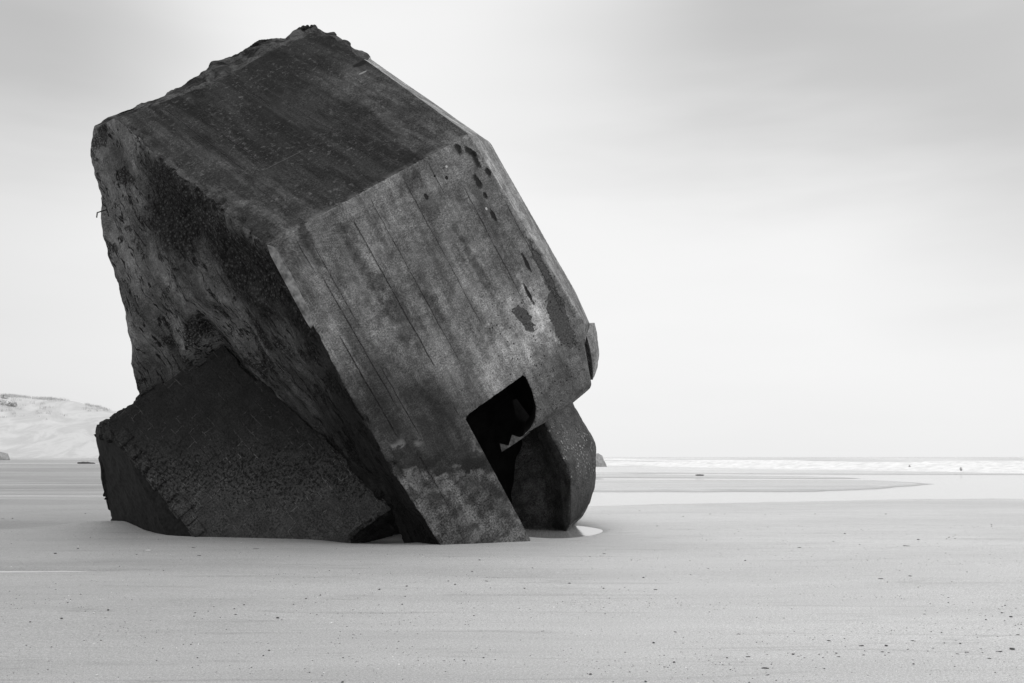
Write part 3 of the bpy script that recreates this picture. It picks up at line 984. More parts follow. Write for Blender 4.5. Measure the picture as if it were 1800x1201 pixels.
for f_, mi in (('p1 p2 p7 p6 p5 p4', 0), ('p2 p3 p10 p9 p8 p7', 0), ('p1 p2 q2 q1', 1), ('p2 p3 q3 q2', 1), ('q1 q2 q5 q4', 1), ('q2 q3 q6 q5', 1), ('q4 q5 q6 q8 q7', 1),
               ('t1 p1 p4 t2', 0), ('t1 t4 q1 p1', 1), ('t4 t3 q7 q4 q1', 1), ('p3 p10 p10k p3k', 1), ('p10 p9 p9k p10k', 1), ('p3 p3k p3zk p3z', 1), ('p3 q3 q3z p3z', 1), ('q3 q6 q6z q3z', 1), ('q6 q8 q8z q6z', 1),
               ('t2 p4 p4k t2k', 0), ('p4 p5 p6 p6k p4k', 0), ('p6 p7 p8 p8k p6k', 0), ('p8 p9 p9k p8k', 0), ('t3 q7 q8 q8k t3k', 1), ('q8 q8z q8zk q8k', 1),
               ('t2k p4k p6k p8k p9k p10k p3k p3zk q8zk q8k t3k', 1)):
    S.f(f_, mi)
bmesh.ops.recalc_face_normals(S.bm, faces=S.bm.faces[:])
S.refine(.07, {1: .09})
co, no, amp = S.arrays(np.array([[.05], [.07]]), 8)
co = S.relax(co, 26)
S.done(co + no * (amp * (fbm(co, 1.2, 5, .55) * 1.4)[:, None]), 'rear_wall', [MAT['lobe'], MAT['lobe_inner']], bunker, True, 60)

# ------------------------------------------------------------------ leaning brick-faced block
e1 = unit(K(345, 948) - K(185, 745))         # down the left arris
ez = NBk
ey = np.cross(ez, e1)
Mblk = frame(b0, e1, ey, ez)
Rb = np.array([e1, ey, ez])


def kb(p):
    return Rb @ (np.asarray(p) - b0)


mfacet = simple('painted_shade_end_face', .0075, .8, .95, 14, .25)  # end face coloured darker to imitate shade beside the brick face
block = empty('brick_faced_block', Mblk)
tag(block, 'near-black slab with brick facing, half buried and leaning under the bunker', 'concrete block')
S = Solid()
face = [('A', 345, 947), ('A1', 300, 893), ('A2', 262, 845), ('A3', 225, 803), ('B', 196, 772), ('B1', 190, 742), ('C0', 205, 722), ('C', 232, 708), ('C1', 246, 692), ('C2', 290, 672), ('C3', 318, 652), ('C4', 350, 640), ('Dd', 392, 611), ('E', 480, 690), ('F', 575, 775), ('G', 690, 897), ('H', 655, 918), ('I', 618, 949)]
for k, px, py in face:
    S.p(k, kb(K(px, py)))
dzn = kb(b0 + np.array([0, 0, -1.0]))
S.p('Az', S.v['A'].co + Vector(dzn)); S.p('Iz', S.v['I'].co + Vector(dzn))
S.f([k for k, *_ in face] + ['Iz', 'Az'], 0)
# left end facet
S.p('l1', kb(atY(167, 765, 21.6))); S.p('l2', kb(atY(176, 744, 21.2))); S.p('l3', kb(atY(182, 845, 21.9))); S.p('l4', kb(atY(200, 920, 22.3))); S.p('l5', kb(atY(208, 960, 22.3))); S.p('l6', kb(atY(188, 737, 20.9)))
S.f('A A1 A2 A3 B l1 l3 l4 l5 Az', 2)
S.f('B B1 l6 l2 l1', 1)
# top edge thickness and back
bkv = kb(b0 + np.array([.35, 1.0, -.25]))
prev = None
tops = ['l2', 'l6', 'C0', 'C', 'C1', 'C2', 'C3', 'C4', 'Dd', 'E', 'F', 'G', 'H', 'I', 'Iz']
S.f('B1 C0 l6', 0)
for k in tops + ['l1', 'l3', 'l4', 'l5']:
    S.p(k + 'k', np.array(S.v[k].co) + bkv * 1.6)
for a, b_ in zip(tops, tops[1:]):
    S.f([a, b_, b_ + 'k', a + 'k'], 1)
for a, b_ in zip(['l2', 'l1', 'l3', 'l4'], ['l1', 'l3', 'l4', 'l5']):
    S.f([a, b_, b_ + 'k', a + 'k'], 1)
bmesh.ops.recalc_face_normals(S.bm, faces=S.bm.faces[:])
S.refine(.05)
co, no, amp = S.arrays(np.array([[.03], [.085], [.03]]), 2)
# brick relief: each brick sits a little in or out
wv = 0.08 * pnoise(co * 1.6)
rw = np.floor((co[:, 1] + wv * .7) / .235)
bx = np.floor((co[:, 0] + wv + (rw % 2) * .23) / .46)
hsh = np.modf(np.sin(rw * 12.9898 + bx * 78.233) * 43758.5)[0]
dd = no * (amp * fbm(co, 1.4, 5, .6)[:, None] * 1.3)
edge_up = np.clip((0.9 - np.abs(co[:, 1] - co[:, 1].max() * .5)) * 0, 0, 1)
dd[:, 2] += hsh * .009 * (amp[:, 0] < .05)
dd += no * (np.round(fbm(co, 1.6, 2) * 4) / 4 * .16 * (amp[:, 0] > .035))[:, None]
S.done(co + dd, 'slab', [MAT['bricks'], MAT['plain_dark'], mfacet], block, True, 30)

# row of big bricks along the left arris
random.seed(5)
arr = [kb(K(x_, y_)) for x_, y_ in ((203, 768), (228, 797), (256, 829), (283, 863), (308, 893), (332, 922), (346, 946))]
nbk = 8
cum = np.cumsum([0] + [random.uniform(.7, 1.4) for _ in range(nbk)]); cum = cum / cum[-1]
A0, A1_ = np.array(kb(K(200, 768))), np.array(kb(K(349, 950)))
for i in range(nbk):
    bm = bmesh.new()
    bmesh.ops.create_cube(bm, size=1.0)
    ln = np.linalg.norm(A1_ - A0) * (cum[i + 1] - cum[i])
    wdt = .34 + random.uniform(-.04, .06)
    bmesh.ops.scale(bm, vec=(ln * random.uniform(.93, .99), wdt, .26), verts=bm.verts)
    bmesh.ops.bevel(bm, geom=bm.edges[:], offset=.045, segments=2, affect='EDGES')
    bmesh.ops.subdivide_edges(bm, edges=bm.edges[:], cuts=3, use_grid_fill=True)
    mid = A0 + (A1_ - A0) * (cum[i] + cum[i + 1]) / 2
    R_ = Matrix.Rotation(random.uniform(-.05, .05), 4, 'Z') @ Matrix.Rotation(random.uniform(-.06, .06), 4, 'X')
    bmesh.ops.transform(bm, matrix=R_, verts=bm.verts)
    bm.normal_update()
    cc = np.array([v_.co[:] for v_ in bm.verts]); nn = np.array([v_.normal[:] for v_ in bm.verts])
    cc = cc + nn * (.035 * fbm(cc + i * 3.1, 5, 4, .6))[:, None]
    cc += mid + np.array([0, (1 if kb(K(400, 800))[1] > 0 else -1) * (wdt * .5 - .05), -.095 + random.uniform(-.02, .025)])
    for v_, c_ in zip(bm.verts, cc):
        v_.co = c_
    me = bpy.data.meshes.new('brick')
    bm.to_mesh(me); bm.free()
    me.polygons.foreach_set('use_smooth', [True] * len(me.polygons))
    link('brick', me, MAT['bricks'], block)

# ------------------------------------------------------------------ beach
def g2(p):
    return float(p[0]), float(p[1])


def dist_seg(X, Y, pts):
    best = np.full(X.shape, 1e9)
    for (x0, y0), (x1, y1) in zip(pts, pts[1:]):
        vx, vy = x1 - x0, y1 - y0
        t = np.clip(((X - x0) * vx + (Y - y0) * vy) / (vx * vx + vy * vy), 0, 1)
        best = np.minimum(best, np.hypot(X - x0 - t * vx, Y - y0 - t * vy))
    return best


def sstep(a, b_, x_):
    t = np.clip((x_ - a) / (b_ - a), 0, 1)
    return t * t * (3 - 2 * t)


def terrain(X, Y):
    P3 = np.stack([X.ravel(), Y.ravel(), X.ravel() * 0], 1)
    n1 = pnoise(P3 * np.array([.06, .11, 1])).reshape(X.shape)
    n2 = pnoise(P3 * np.array([.22, .6, 1]) + 5).reshape(X.shape)
    n3 = pnoise(P3 * np.array([.9, 2.6, 1]) + 9).reshape(X.shape)
    h = .035 * n1 + .012 * n2 + .003 * n3
    h = h * sstep(3, 9, np.hypot(X, Y - 5)) + 0
    # mound at the left foot of the leaning block and a low swell in front of it
    h += .22 * np.exp(-(((X + 8.6) / 1.7) ** 2 + ((Y - 21.6) / .8) ** 2))
    h += .05 * np.exp(-(((X + 7.5) / 6) ** 2 + ((Y - 20.2) / .8) ** 2))
    h -= .19 * np.exp(-(((X + 14.5) / 5.0) ** 2 + ((Y - 24.4) / 1.2) ** 2))
    h -= .05 * np.exp(-(((X + 13) / 5) ** 2 + ((Y - 29.5) / .7) ** 2)) + .04 * np.exp(-(((X + 19) / 7) ** 2 + ((Y - 34.5) / .8) ** 2))
    h -= .05 * np.exp(-(((X + 9) / 7.0) ** 2 + ((Y - 15.7) / .9) ** 2))
    # scour hollows round the bunker
    h -= .12 * np.exp(-(((X + 2.6) / .8) ** 2 + ((Y - 19.7) / .55) ** 2))
    h -= .035 * np.exp(-(((X - .9) / .8) ** 2 + ((Y - 20.2) / .6) ** 2))
    # puddle by the rear wall
    h -= .17 * np.exp(-np.maximum(0, (((X - .85) / 1.2) ** 2 + ((Y - 22.9) / 2.1) ** 2)) ** 2)
    # near-left streak
    h -= .16 * np.exp(-(((X + 8.6) / 2.6) ** 2 + ((Y - 14.5 - (X + 8) * .06) / .31) ** 2))
    # back-left pool lines
    wob = 1.5 * np.sin(X * .13) + n1 * 2
    h -= .17 * np.exp(-((Y - 52.5 - wob * .2 - (X + 25) * .12) / 1.25) ** 2) * sstep(-2, -12, X)
    h -= .10 * np.exp(-((Y - 44.5 - wob * .3) / 1.2) ** 2) * sstep(-12, -18, X)
    h -= .05 * np.exp(-((Y - 62 - wob * .3) / 1.8) ** 2) * sstep(-6, -16, X)
    h -= .05 * np.exp(-((Y - 82 - wob * .3) / 3.0) ** 2) * sstep(-6, -16, X)
    # big lagoon on the right
    near = 33.4 + np.clip(X - 2, 0, 60) * .50 - np.clip(X - 14, 0, 60) * .50 + .5 * pnoise(P3 * np.array([.28, .1, 1])).reshape(X.shape) + .45 * pnoise(P3 * np.array([.9, .2, 1])).reshape(X.shape)
    nf = pnoise(P3 * np.array([.10, .05, 1]) + 3).reshape(X.shape)
    nf2 = pnoise(P3 * np.array([.35, .12, 1]) + 8).reshape(X.shape)
    far = 48.5 + 1.2 * nf + .8 * nf2 + np.clip(X - 15, 0, 11) * 1.15
    lag = sstep(-1.2, 1.2, Y - near) * sstep(-9, -3, X) * np.maximum(sstep(2.0, -2.0, Y - far), sstep(24.5, 29.5, X + nf * 1.2 + nf2 * 1.0))
    lag = lag * sstep(99, 90, Y)
    h -= .16 * lag
    # outer bars and channels parallel to the shore
    for yc, sl, wd, dp, xa, xb in ((50.5, 0, .35, .10, 3.5, 5), (80, -.25, 3.4, .21, -8, 4), (102, -.35, 5.0, .21, 8, 20)):
        yy = yc + n1 * 1.0 + X * sl
        h -= dp * np.exp(-((Y - yy) / wd) ** 2) * sstep(xa, xb, X)
    # seaward slope on the right, rising backshore on the left
    right = sstep(-25, 5, X)
    shore = 185 - (X - 16) * 2.45
    shore = np.maximum(shore, 92)
    h -= (.9 * sstep(-6, 35, Y - shore) + .8 * sstep(40, 300, Y - shore)) * right
    left = sstep(-8, -30, X + 0 * Y)
    h += left * (.9 * sstep(58, 120, Y) + 1.6 * sstep(100, 190, Y))
    return h


def axis(segs):
    a = [segs[0][0]]
    for s0, s1, st in segs:
        n_ = max(1, int(round((s1 - s0) / st)))
        a += list(np.linspace(s0, s1, n_ + 1)[1:])
    return np.array(a)


ys = axis([(-60, 2, 4), (2, 12, .25), (12, 28, .08), (28, 60, .16), (60, 110, .5), (110, 200, 2), (200, 600, 20), (600, 3000, 300)])
xs = axis([(-1500, -200, 130), (-200, -60, 6), (-60, -14, .5), (-14, 14, .11), (14, 60, .5), (60, 200, 6), (200, 1500, 130)])
XX, YY = np.meshgrid(xs, ys)
ZZ = terrain(XX, YY)


def grid_mesh(name, XX, YY, ZZ, mat):
    ny, nx = XX.shape
    vs = np.stack([XX.ravel(), YY.ravel(), ZZ.ravel()], 1)
    i = np.arange(ny * nx).reshape(ny, nx)
    q = np.stack([i[:-1, :-1].ravel(), i[:-1, 1:].ravel(), i[1:, 1:].ravel(), i[1:, :-1].ravel()], 1)
    me = bpy.data.meshes.new(name)
    me.vertices.add(len(vs)); me.vertices.foreach_set('co', vs.ravel())
    me.loops.add(q.size); me.loops.foreach_set('vertex_index', q.ravel())
    me.polygons.add(len(q)); me.polygons.foreach_set('loop_start', np.arange(0, q.size, 4)); me.polygons.foreach_set('loop_total', np.full(len(q), 4))
    me.update(); me.validate()
    me.polygons.foreach_set('use_smooth', [True] * len(me.polygons))
    return link(name, me, mat)


# sand material
msand, b, pr = new_mat('sand')
geo = b.n('ShaderNodeNewGeometry')
P = geo.outputs['Position']
gx, gy, gz = b.xyz(P)
big = b.noise(b.mapping(P, (.10, .30, 1)), 1.0, 4, .55, .3)
mid = b.noise(b.mapping(P, (.5, 2.6, 1)), 1.0, 6, .6, .4)
streak = b.noise(b.mapping(P, (.35, 5.0, 1)), 1.0, 5, .62, .3)
gr = b.noise(P, 26, 6, .8)
gr2 = b.noise(P, 140, 3, .8)
patch = b.noise(b.mapping(P, (.5, 1.0, 1)), 1.3, 4, .6)
v = b.m('MULTIPLY', .55, b.ramp(big, .35, .65, .94, 1.05))
v = b.m('MULTIPLY', v, b.ramp(mid, .3, .7, .965, 1.03))
v = b.m('MULTIPLY', v, b.ramp(streak, .28, .5, .96, 1.0))
v = b.m('MULTIPLY', v, b.ramp(gr, .36, .64, .90, 1.08))
v = b.m('MULTIPLY', v, b.ramp(gr2, .39, .61, .72, 1.24))
v = b.m('MULTIPLY', v, b.ramp(b.noise(P, 55, 3, .7), .39, .61, .82, 1.14))
spk = b.m('MULTIPLY', b.ramp(b.noise(P, 60, 3, .75), .66, .74), b.ramp(patch, .45, .62))
v = b.m('MULTIPLY', v, b.m('SUBTRACT', 1.0, b.m('MULTIPLY', spk, .35)))
# wrack lines of fine dark grit
wl = b.noise(b.mapping(P, (.10, 1.6, 1)), 1.0, 3, .5, .5)
wl = b.ramp(b.m('ABSOLUTE', b.m('SUBTRACT', wl, .5)), .0, .022, 1.0, 0.0)
wl = b.m('MULTIPLY', wl, b.m('MULTIPLY', b.ramp(gr, .42, .6), b.ramp(patch, .44, .56)))
v = b.m('MULTIPLY', v, b.m('SUBTRACT', 1.0, b.m('MULTIPLY', wl, .34)))
# darker, greyer sand towards the left, drier far backshore
v = b.m('MULTIPLY', v, b.ramp(b.m('ADD', gx, b.m('MULTIPLY', b.m('SUBTRACT', big, .5), 6)), -11, 6, .63, 1.04))
v = b.m('MULTIPLY', v, b.ramp(gy, 85, 118, 1.0, 1.22))
bars = b.noise(b.mapping(P, (.02, .16, 1)), 1.0, 4, .6, .2)
v = b.m('MULTIPLY', v, b.mix(b.ramp(gy, 24, 40), 1.0, b.mix(b.ramp(gx, -8, 2), b.ramp(bars, .42, .58, .80, 1.06), b.ramp(bars, .40, .60, .93, 1.02))))
# wetness follows the low ground
wet = b.ramp(b.m('ADD', gz, b.m('MULTIPLY', b.m('SUBTRACT', mid, .5), .05)), -.085, -.02, 1.0, 0.0)
v = b.m('MULTIPLY', v, b.m('SUBTRACT', 1.0, b.m('MULTIPLY', wet, .42)))
rough = b.mix(wet, .62, .34)
hgt = b.m('ADD', b.m('ADD', b.m('MULTIPLY', gr, .5), b.m('MULTIPLY', gr2, .25)), b.m('MULTIPLY', streak, 1.2))
finish(b, pr, v, rough, hgt, .016, 1.0, .45)
tag(grid_mesh('sand', XX, YY, ZZ, msand), kind='structure')

# water material
def water(name, rgh, bump, scale, col=.30, stretch=(1, 2.2, 1)):
    m_, b, pr = new_mat(name)
    geo = b.n('ShaderNodeNewGeometry')
    P = geo.outputs['Position']
    n_ = b.noise(b.mapping(P, stretch), scale, 3, .5)
    finish(b, pr, col, rgh, n_, bump, 1.0, .6)
    pr.inputs['IOR'].default_value = 1.33
    return m_


wstill = water('still_water', .06, .002, 3.0, .34)


def sheet(name, pts, z, mat):
    bm = bmesh.new()
    bm.faces.new([bm.verts.new((x_, y_, z)) for x_, y_ in pts])
    me = bpy.data.meshes.new(name)
    bm.to_mesh(me); bm.free()
    return tag(link(name, me, mat), kind='structure')


sheet('puddle', [(1.0 + 1.5 * math.cos(t), 22.7 + 2.4 * math.sin(t)) for t in np.linspace(0, 2 * math.pi, 40, endpoint=False)], -.062, wstill)
sheet('pool', [(-13, 13.2), (-5.6, 13.8), (-5.6, 15.0), (-13, 14.6)], -.050, wstill)
sheet('lagoon', [(-60, 43), (-9, 43), (-4.5, 30), (60, 30), (160, 60), (160, 89), (60, 89), (60, 170), (-60, 170)], -.088, wstill)
msea, b, pr = new_mat('sea_water')
geo = b.n('ShaderNodeNewGeometry')
P = geo.outputs['Position']
n_ = b.noise(b.mapping(P, (.05, .35, 1)), 1.0, 5, .6)
fo = b.ramp(b.noise(b.mapping(P, (.010, .07, 1)), 1.0, 6, .68, .4), .47, .56)
col = b.mix(fo, .36, .85)
finish(b, pr, col, b.mix(fo, .30, .9), n_, .25, 1.0, .5)
sheet('sea', [(-60, 90), (1500, 90), (6000, 3000), (6000, 7500), (-6000, 7500), (-1500, 1200), (-60, 500)], -.15, msea)

# breaking surf: low tumbling ridges of foam
mfoam, b, pr = new_mat('foam')
geo = b.n('ShaderNodeNewGeometry')
n_ = b.noise(b.mapping(geo.outputs['Position'], (.3, .3, 1)), 1.5, 6, .7)
finish(b, pr, b.ramp(n_, .3, .7, .70, .92), .95, n_, .3, 1.0, .1)
rs = np.random.RandomState(3)
bmv, bmf = [], []
for (kk, hh, dep, x0, x1, seed) in ((1.03, .22, 5, 18, 75, 1), (1.12, .34, 7, 8, 80, 2), (1.25, .45, 8, 14, 80, 3), (1.42, .60, 9, 6, 80, 4), (1.7, .80, 12, 10, 80, 5), (2.1, 1.1, 15, 24, 80, 6), (2.7, .9, 18, 4, 40, 7)):
    nx = 160
    X_ = np.linspace(x0, x1, nx)
    base_i = len(bmv)
    prof = [(-.5, 0), (-.32, .45), (-.12, .9), (.05, 1.0), (.3, .55), (.5, 0)]
    for x_ in X_:
        e_ = min(1, (x_ - x0) / (.25 * (x1 - x0)), (x1 - x_) / (.15 * (x1 - x0)))
        q = np.array([[x_ * .09, seed * 7.0, 0]])
        a_ = max(.04, .50 + 1.0 * float(fbm(q, 1, 4, .6)[0])) * max(0, e_) ** .6
        yo = max(92, 185 - (x_ - 16) * 2.45) * kk + 3 + 5 * float(pnoise(np.array([[x_ * .03, seed * 3.3, 2.0]]))[0])
        for j, (py_, pz_) in enumerate(prof):
            jit = float(pnoise(np.array([[x_ * 1.3, j * 1.7, seed]]))[0]) * .18
            bmv.append((x_ * kk, yo + py_ * dep, -.15 + max(0, pz_ + (jit if 0 < j < 5 else 0)) * hh * a_ * 1.15))
    k = len(prof)
    for i in range(nx - 1):
        for j in range(k - 1):
            a = base_i + i * k + j
            bmf.append((a, a + k, a + k + 1, a + 1))
me = bpy.data.meshes.new('surf_foam')
me.from_pydata(bmv, [], bmf)
me.polygons.foreach_set('use_smooth', [True] * len(me.polygons))
tag(link('surf_foam', me, mfoam), kind='stuff')

# ------------------------------------------------------------------ dunes on the left
def dune_h(X, Y):
    px = 900 + X / Y * F
    P3 = np.stack([X.ravel(), Y.ravel(), X.ravel() * 0], 1)
    n1 = fbm(P3, .03, 4).reshape(X.shape)
    n2 = ridged(P3 * np.array([1.0, .5, 1]), .05, 3).reshape(X.shape)
    crest = np.interp(X, [-170, -110, -90, -84, -81, -77, -74, -72, -69, -66, -60, -50, -38, -22, -8], [8.0, 10.0, 9.9, 9.7, 9.2, 9.1, 8.9, 8.0, 7.6, 7.2, 6.4, 5.2, 3.6, 1.8, .2])
    front = sstep(132 + n1 * 12, 165 + n1 * 10, Y)
    back = 1 - .5 * sstep(200, 290, Y)
    return front * back * (crest + 1.4 * n1 - .3) + front * n2 * .35 + 1.1 + .8 * sstep(110, 150, Y) - 1.9 * sstep(-22, -2, X) - .25


dxs = np.arange(-190, -1.9, .8)
dys = np.arange(112, 300, 1.1)
DX, DY = np.meshgrid(dxs, dys)
mdune, b, pr = new_mat('dune_sand')
geo = b.n('ShaderNodeNewGeometry')
P = geo.outputs['Position']
nd_ = b.noise(b.mapping(P, (.25, .12, .4), (0, 0, .5)), 1.0, 6, .65, .8)
n2_ = b.noise(P, .05, 3)
sl_ = b.n('ShaderNodeSeparateXYZ')
b.nt.links.new(geo.outputs['Normal'], sl_.inputs[0])
grass = b.m('MULTIPLY', b.ramp(nd_, .54, .70), b.ramp(n2_, .42, .58))
v = b.m('MULTIPLY', .56, b.ramp(nd_, .38, .62, .86, 1.05))
v = b.mix(b.m('MULTIPLY', grass, .35), v, .38)
finish(b, pr, v, .9, nd_, .3, .5, .1)
DZ = dune_h(DX, DY)
tag(grid_mesh('dunes', DX, DY, DZ, mdune), kind='structure')

# dune grass tufts along crests (uncountable) and a few shrubs
def dh(x_, y_):
    return float(dune_h(np.array([[x_]]), np.array([[y_]]))[0, 0])


mgr = simple('marram_grass', .52, .9, .3, 2)
rs = np.random.RandomState(11)
vs, fs = [], []
crest_y = {}
for px0, px1, n_ in ((14, 48, 60), (60, 118, 70), (150, 190, 70), (0, 60, 30), (65, 90, 40), (0, 25, 40)):
    for _ in range(n_):
        px = rs.uniform(px0, px1)
        # the crest seen along this pixel column
        ysamp = np.arange(140, 235, 2.0)
        xsamp = (px - 900) / F * ysamp
        el = (dune_h(xsamp[None], ysamp[None])[0] - EYE) / ysamp
        k = int(np.argmax(el))
        y_ = ysamp[k] + rs.normal() * 1.5 - (0 if rs.rand() < .75 else rs.uniform(0, 14))
        x_ = (px - 900) / F * y_
        z_ = dh(x_, y_)
        for _b in range(9):
            a = rs.uniform(0, 6.28); ln = rs.uniform(.2, .55); sp_ = rs.uniform(.05, .35)
            bx_, by_ = x_ + rs.normal() * .25, y_ + rs.normal() * .25
            i0 = len(vs)
            vs += [(bx_ - .03, by_, z_ - .1), (bx_ + .03, by_, z_ - .1), (bx_ + math.cos(a) * sp_, by_ + math.sin(a) * sp_, z_ + ln)]
            fs.append((i0, i0 + 1, i0 + 2))
me = bpy.data.meshes.new('dune_grass')
me.from_pydata(vs, [], fs)
tag(link('dune_grass', me, mgr), kind='stuff')

msh = simple('shrub_leaf', .34, .9, .4, 1)
shr = [(9, 702, 1.0, 'round pale grey shrub highest on the dune at the left edge'), (4, 713, 1.1, 'narrow dark shrub on the dune nearest the left edge'), (17, 715, .8, 'small dark shrub left of its low twin on the dune shelf'), (25, 716, .9, 'low dark shrub right of its small twin on the dune shelf')]
for k, (px, py, sz, lab) in enumerate(shr):
    # first dune point met by this line of sight
    best = None
    for y_ in np.arange(125, 260, .5):
        r = ray(px, py); p = O + r * (y_ / r[1])
        if dh(p[0], p[1]) >= p[2]:
            best = p; break
    if best is None:
        best = O + ray(px, py) * 165
        best[2] = dh(best[0], best[1])
    root = empty('shrub', Matrix.Translation(Vector(best)))
    tag(root, lab, 'shrub', 'shrubs on the dune')
    vs, fs = [], []
    for _ in range(170):
        d_ = rs.normal(size=3); d_ /= np.linalg.norm(d_); d_ *= rs.uniform(.3, 1) ** .5
        c_ = d_ * np.array([.55, .55, .5]) * sz + np.array([0, 0, .45 * sz])
        a_ = rs.normal(size=3) * .09; b_ = rs.normal(size=3) * .09
        i0 = len(vs); vs += [tuple(c_), tuple(c_ + a_), tuple(c_ + b_)]; fs.append((i0, i0 + 1, i0 + 2))
    me = bpy.data.meshes.new('foliage'); me.from_pydata(vs, [], fs); link('foliage', me, msh, root)
    vs, fs = [], []
    for s_ in range(5):
        a_ = s_ * 1.3; tip = (math.cos(a_) * .3 * sz, math.sin(a_) * .3 * sz, .6 * sz)
        i0 = len(vs); vs += [(-.03, 0, -.2), (.03, 0, -.2), (0, .05, -.2), tip]; fs += [(i0, i0 + 1, i0 + 3), (i0 + 1, i0 + 2, i0 + 3), (i0 + 2, i0, i0 + 3)]
    me = bpy.data.meshes.new('stem'); me.from_pydata(vs, [], fs); link('stem', me, msh, root)

# ------------------------------------------------------------------ far rocks and driftwood
def tz(x_, y_):
    return float(terrain(np.array([[x_]]), np.array([[y_]]))[0, 0])


def lump_mesh(name, sx, sy, sz, seed, sub=3, rough=.35):
    bm = bmesh.new()
    bmesh.ops.create_icosphere(bm, subdivisions=sub, radius=1)
    cc = np.array([v_.co[:] for v_ in bm.verts])
    n_ = fbm(cc + seed * 5.7, 1.1, 4, .55) + .35 * np.round(fbm(cc + seed * 3.1, .9, 2) * 3) / 3
    cc = cc * (1 + rough * n_)[:, None]
    cc[:, 2] = np.maximum(cc[:, 2], -.45)
    cc *= np.array([sx, sy, sz])
    for v_, c_ in zip(bm.verts, cc):
        v_.co = c_
    me = bpy.data.meshes.new(name)
    bm.to_mesh(me); bm.free()
    me.polygons.foreach_set('use_smooth', [True] * len(me.polygons))
    me.set_sharp_from_angle(angle=math.radians(35))
    return me


mrock = simple('far_rock', .26, .9, .3, 3)
mstump = simple('bleached_stump', .45, .9, .3, 3)
mdark = simple('dark_shell', .06, .7, .5, 60)
mpale = simple('pale_shell', .72, .5, .15, 60)
mmid = simple('brown_wood', .075, .85, .4, 40)
p = ground(1040, 820)
o = link('rock', lump_mesh('rock', 2.1, 1.6, 2.3, 2), mrock)
o.location = (12.9, 160, -.15); o.location[2] = -.10
tag(o, 'grey rock far out on the beach, just right of the bunker edge', 'rock')
p = ground(0, 819)
o = link('rock', lump_mesh('rock', 1.7, 1.4, 1.25, 4), mrock)
o.location = (-64.3, 125.0, 1.0)
tag(o, 'dark rounded rock on the far beach, cut by the left frame edge', 'rock')


def stick_mesh(name, ln, r, seed, bend=.06):
    vs, fs = [], []
    n_ = 10
    for i in range(n_ + 1):
        t = i / n_
        rr = r * (.45 + .8 * math.sin(math.pi * (t * .9 + .05))) * (1 + .2 * math.sin(seed + i * 2.1))
        cx_, cz_ = (t - .5) * ln, r * .5 + bend * ln * math.sin(t * 3 + seed) * .3
        cy_ = bend * ln * math.sin(t * 4 + seed * 2)
        for j in range(7):
            a = j / 7 * 6.283
            vs.append((cx_, cy_ + math.cos(a) * rr, cz_ + math.sin(a) * rr))
    for i in range(n_):
        for j in range(7):
            a = i * 7 + j; b_ = i * 7 + (j + 1) % 7
            fs.append((a, b_, b_ + 7, a + 7))
    fs.append(tuple(range(6, -1, -1))); fs.append(tuple(n_ * 7 + j for j in range(7)))
    me = bpy.data.meshes.new(name)
    me.from_pydata(vs, [], fs)
    me.polygons.foreach_set('use_smooth', [True] * len(me.polygons))
    return me


def stick(name, mesh, x_, y_, rz, lab, cat='driftwood', grp=None, mat=mmid, z=None):
    o = link(name, mesh, mat)
    o.location = (x_, y_, (tz(x_, y_) if z is None else z))
    o.rotation_euler = (0, 0, rz)
    return tag(o, lab, cat, grp)


stick('driftwood_log', stick_mesh('driftwood_log', 1.9, .11, 1), (157 - 900) / F * 108, 108, .05, 'long thin log on the far beach below the dunes', z=tz((157 - 900) / F * 108, 108))
stick('driftwood_log', stick_mesh('driftwood_log', .75, .06, 3), (1227 - 900) / F * 86, 86, .1, 'short dark log on the far wet sand right of the bunker', z=tz((1227 - 900) / F * 86, 86) + .03)
# marker posts standing in the surf
for px, y_, hh, lab in ((1682, 118, .22, 'small grey stump standing in the surf at the right'), (1593, 150, .22, 'tiny grey stump in the surf, left of the bigger one')):
    me = stick_mesh('stump', hh * 2, .12, px)
    me.transform(Matrix.Rotation(math.pi / 2, 4, 'Y'))
    o = link('stump', me, mstump)
    o.location = ((px - 900) / F * y_, y_, .15)
    tag(o, lab, 'stump')

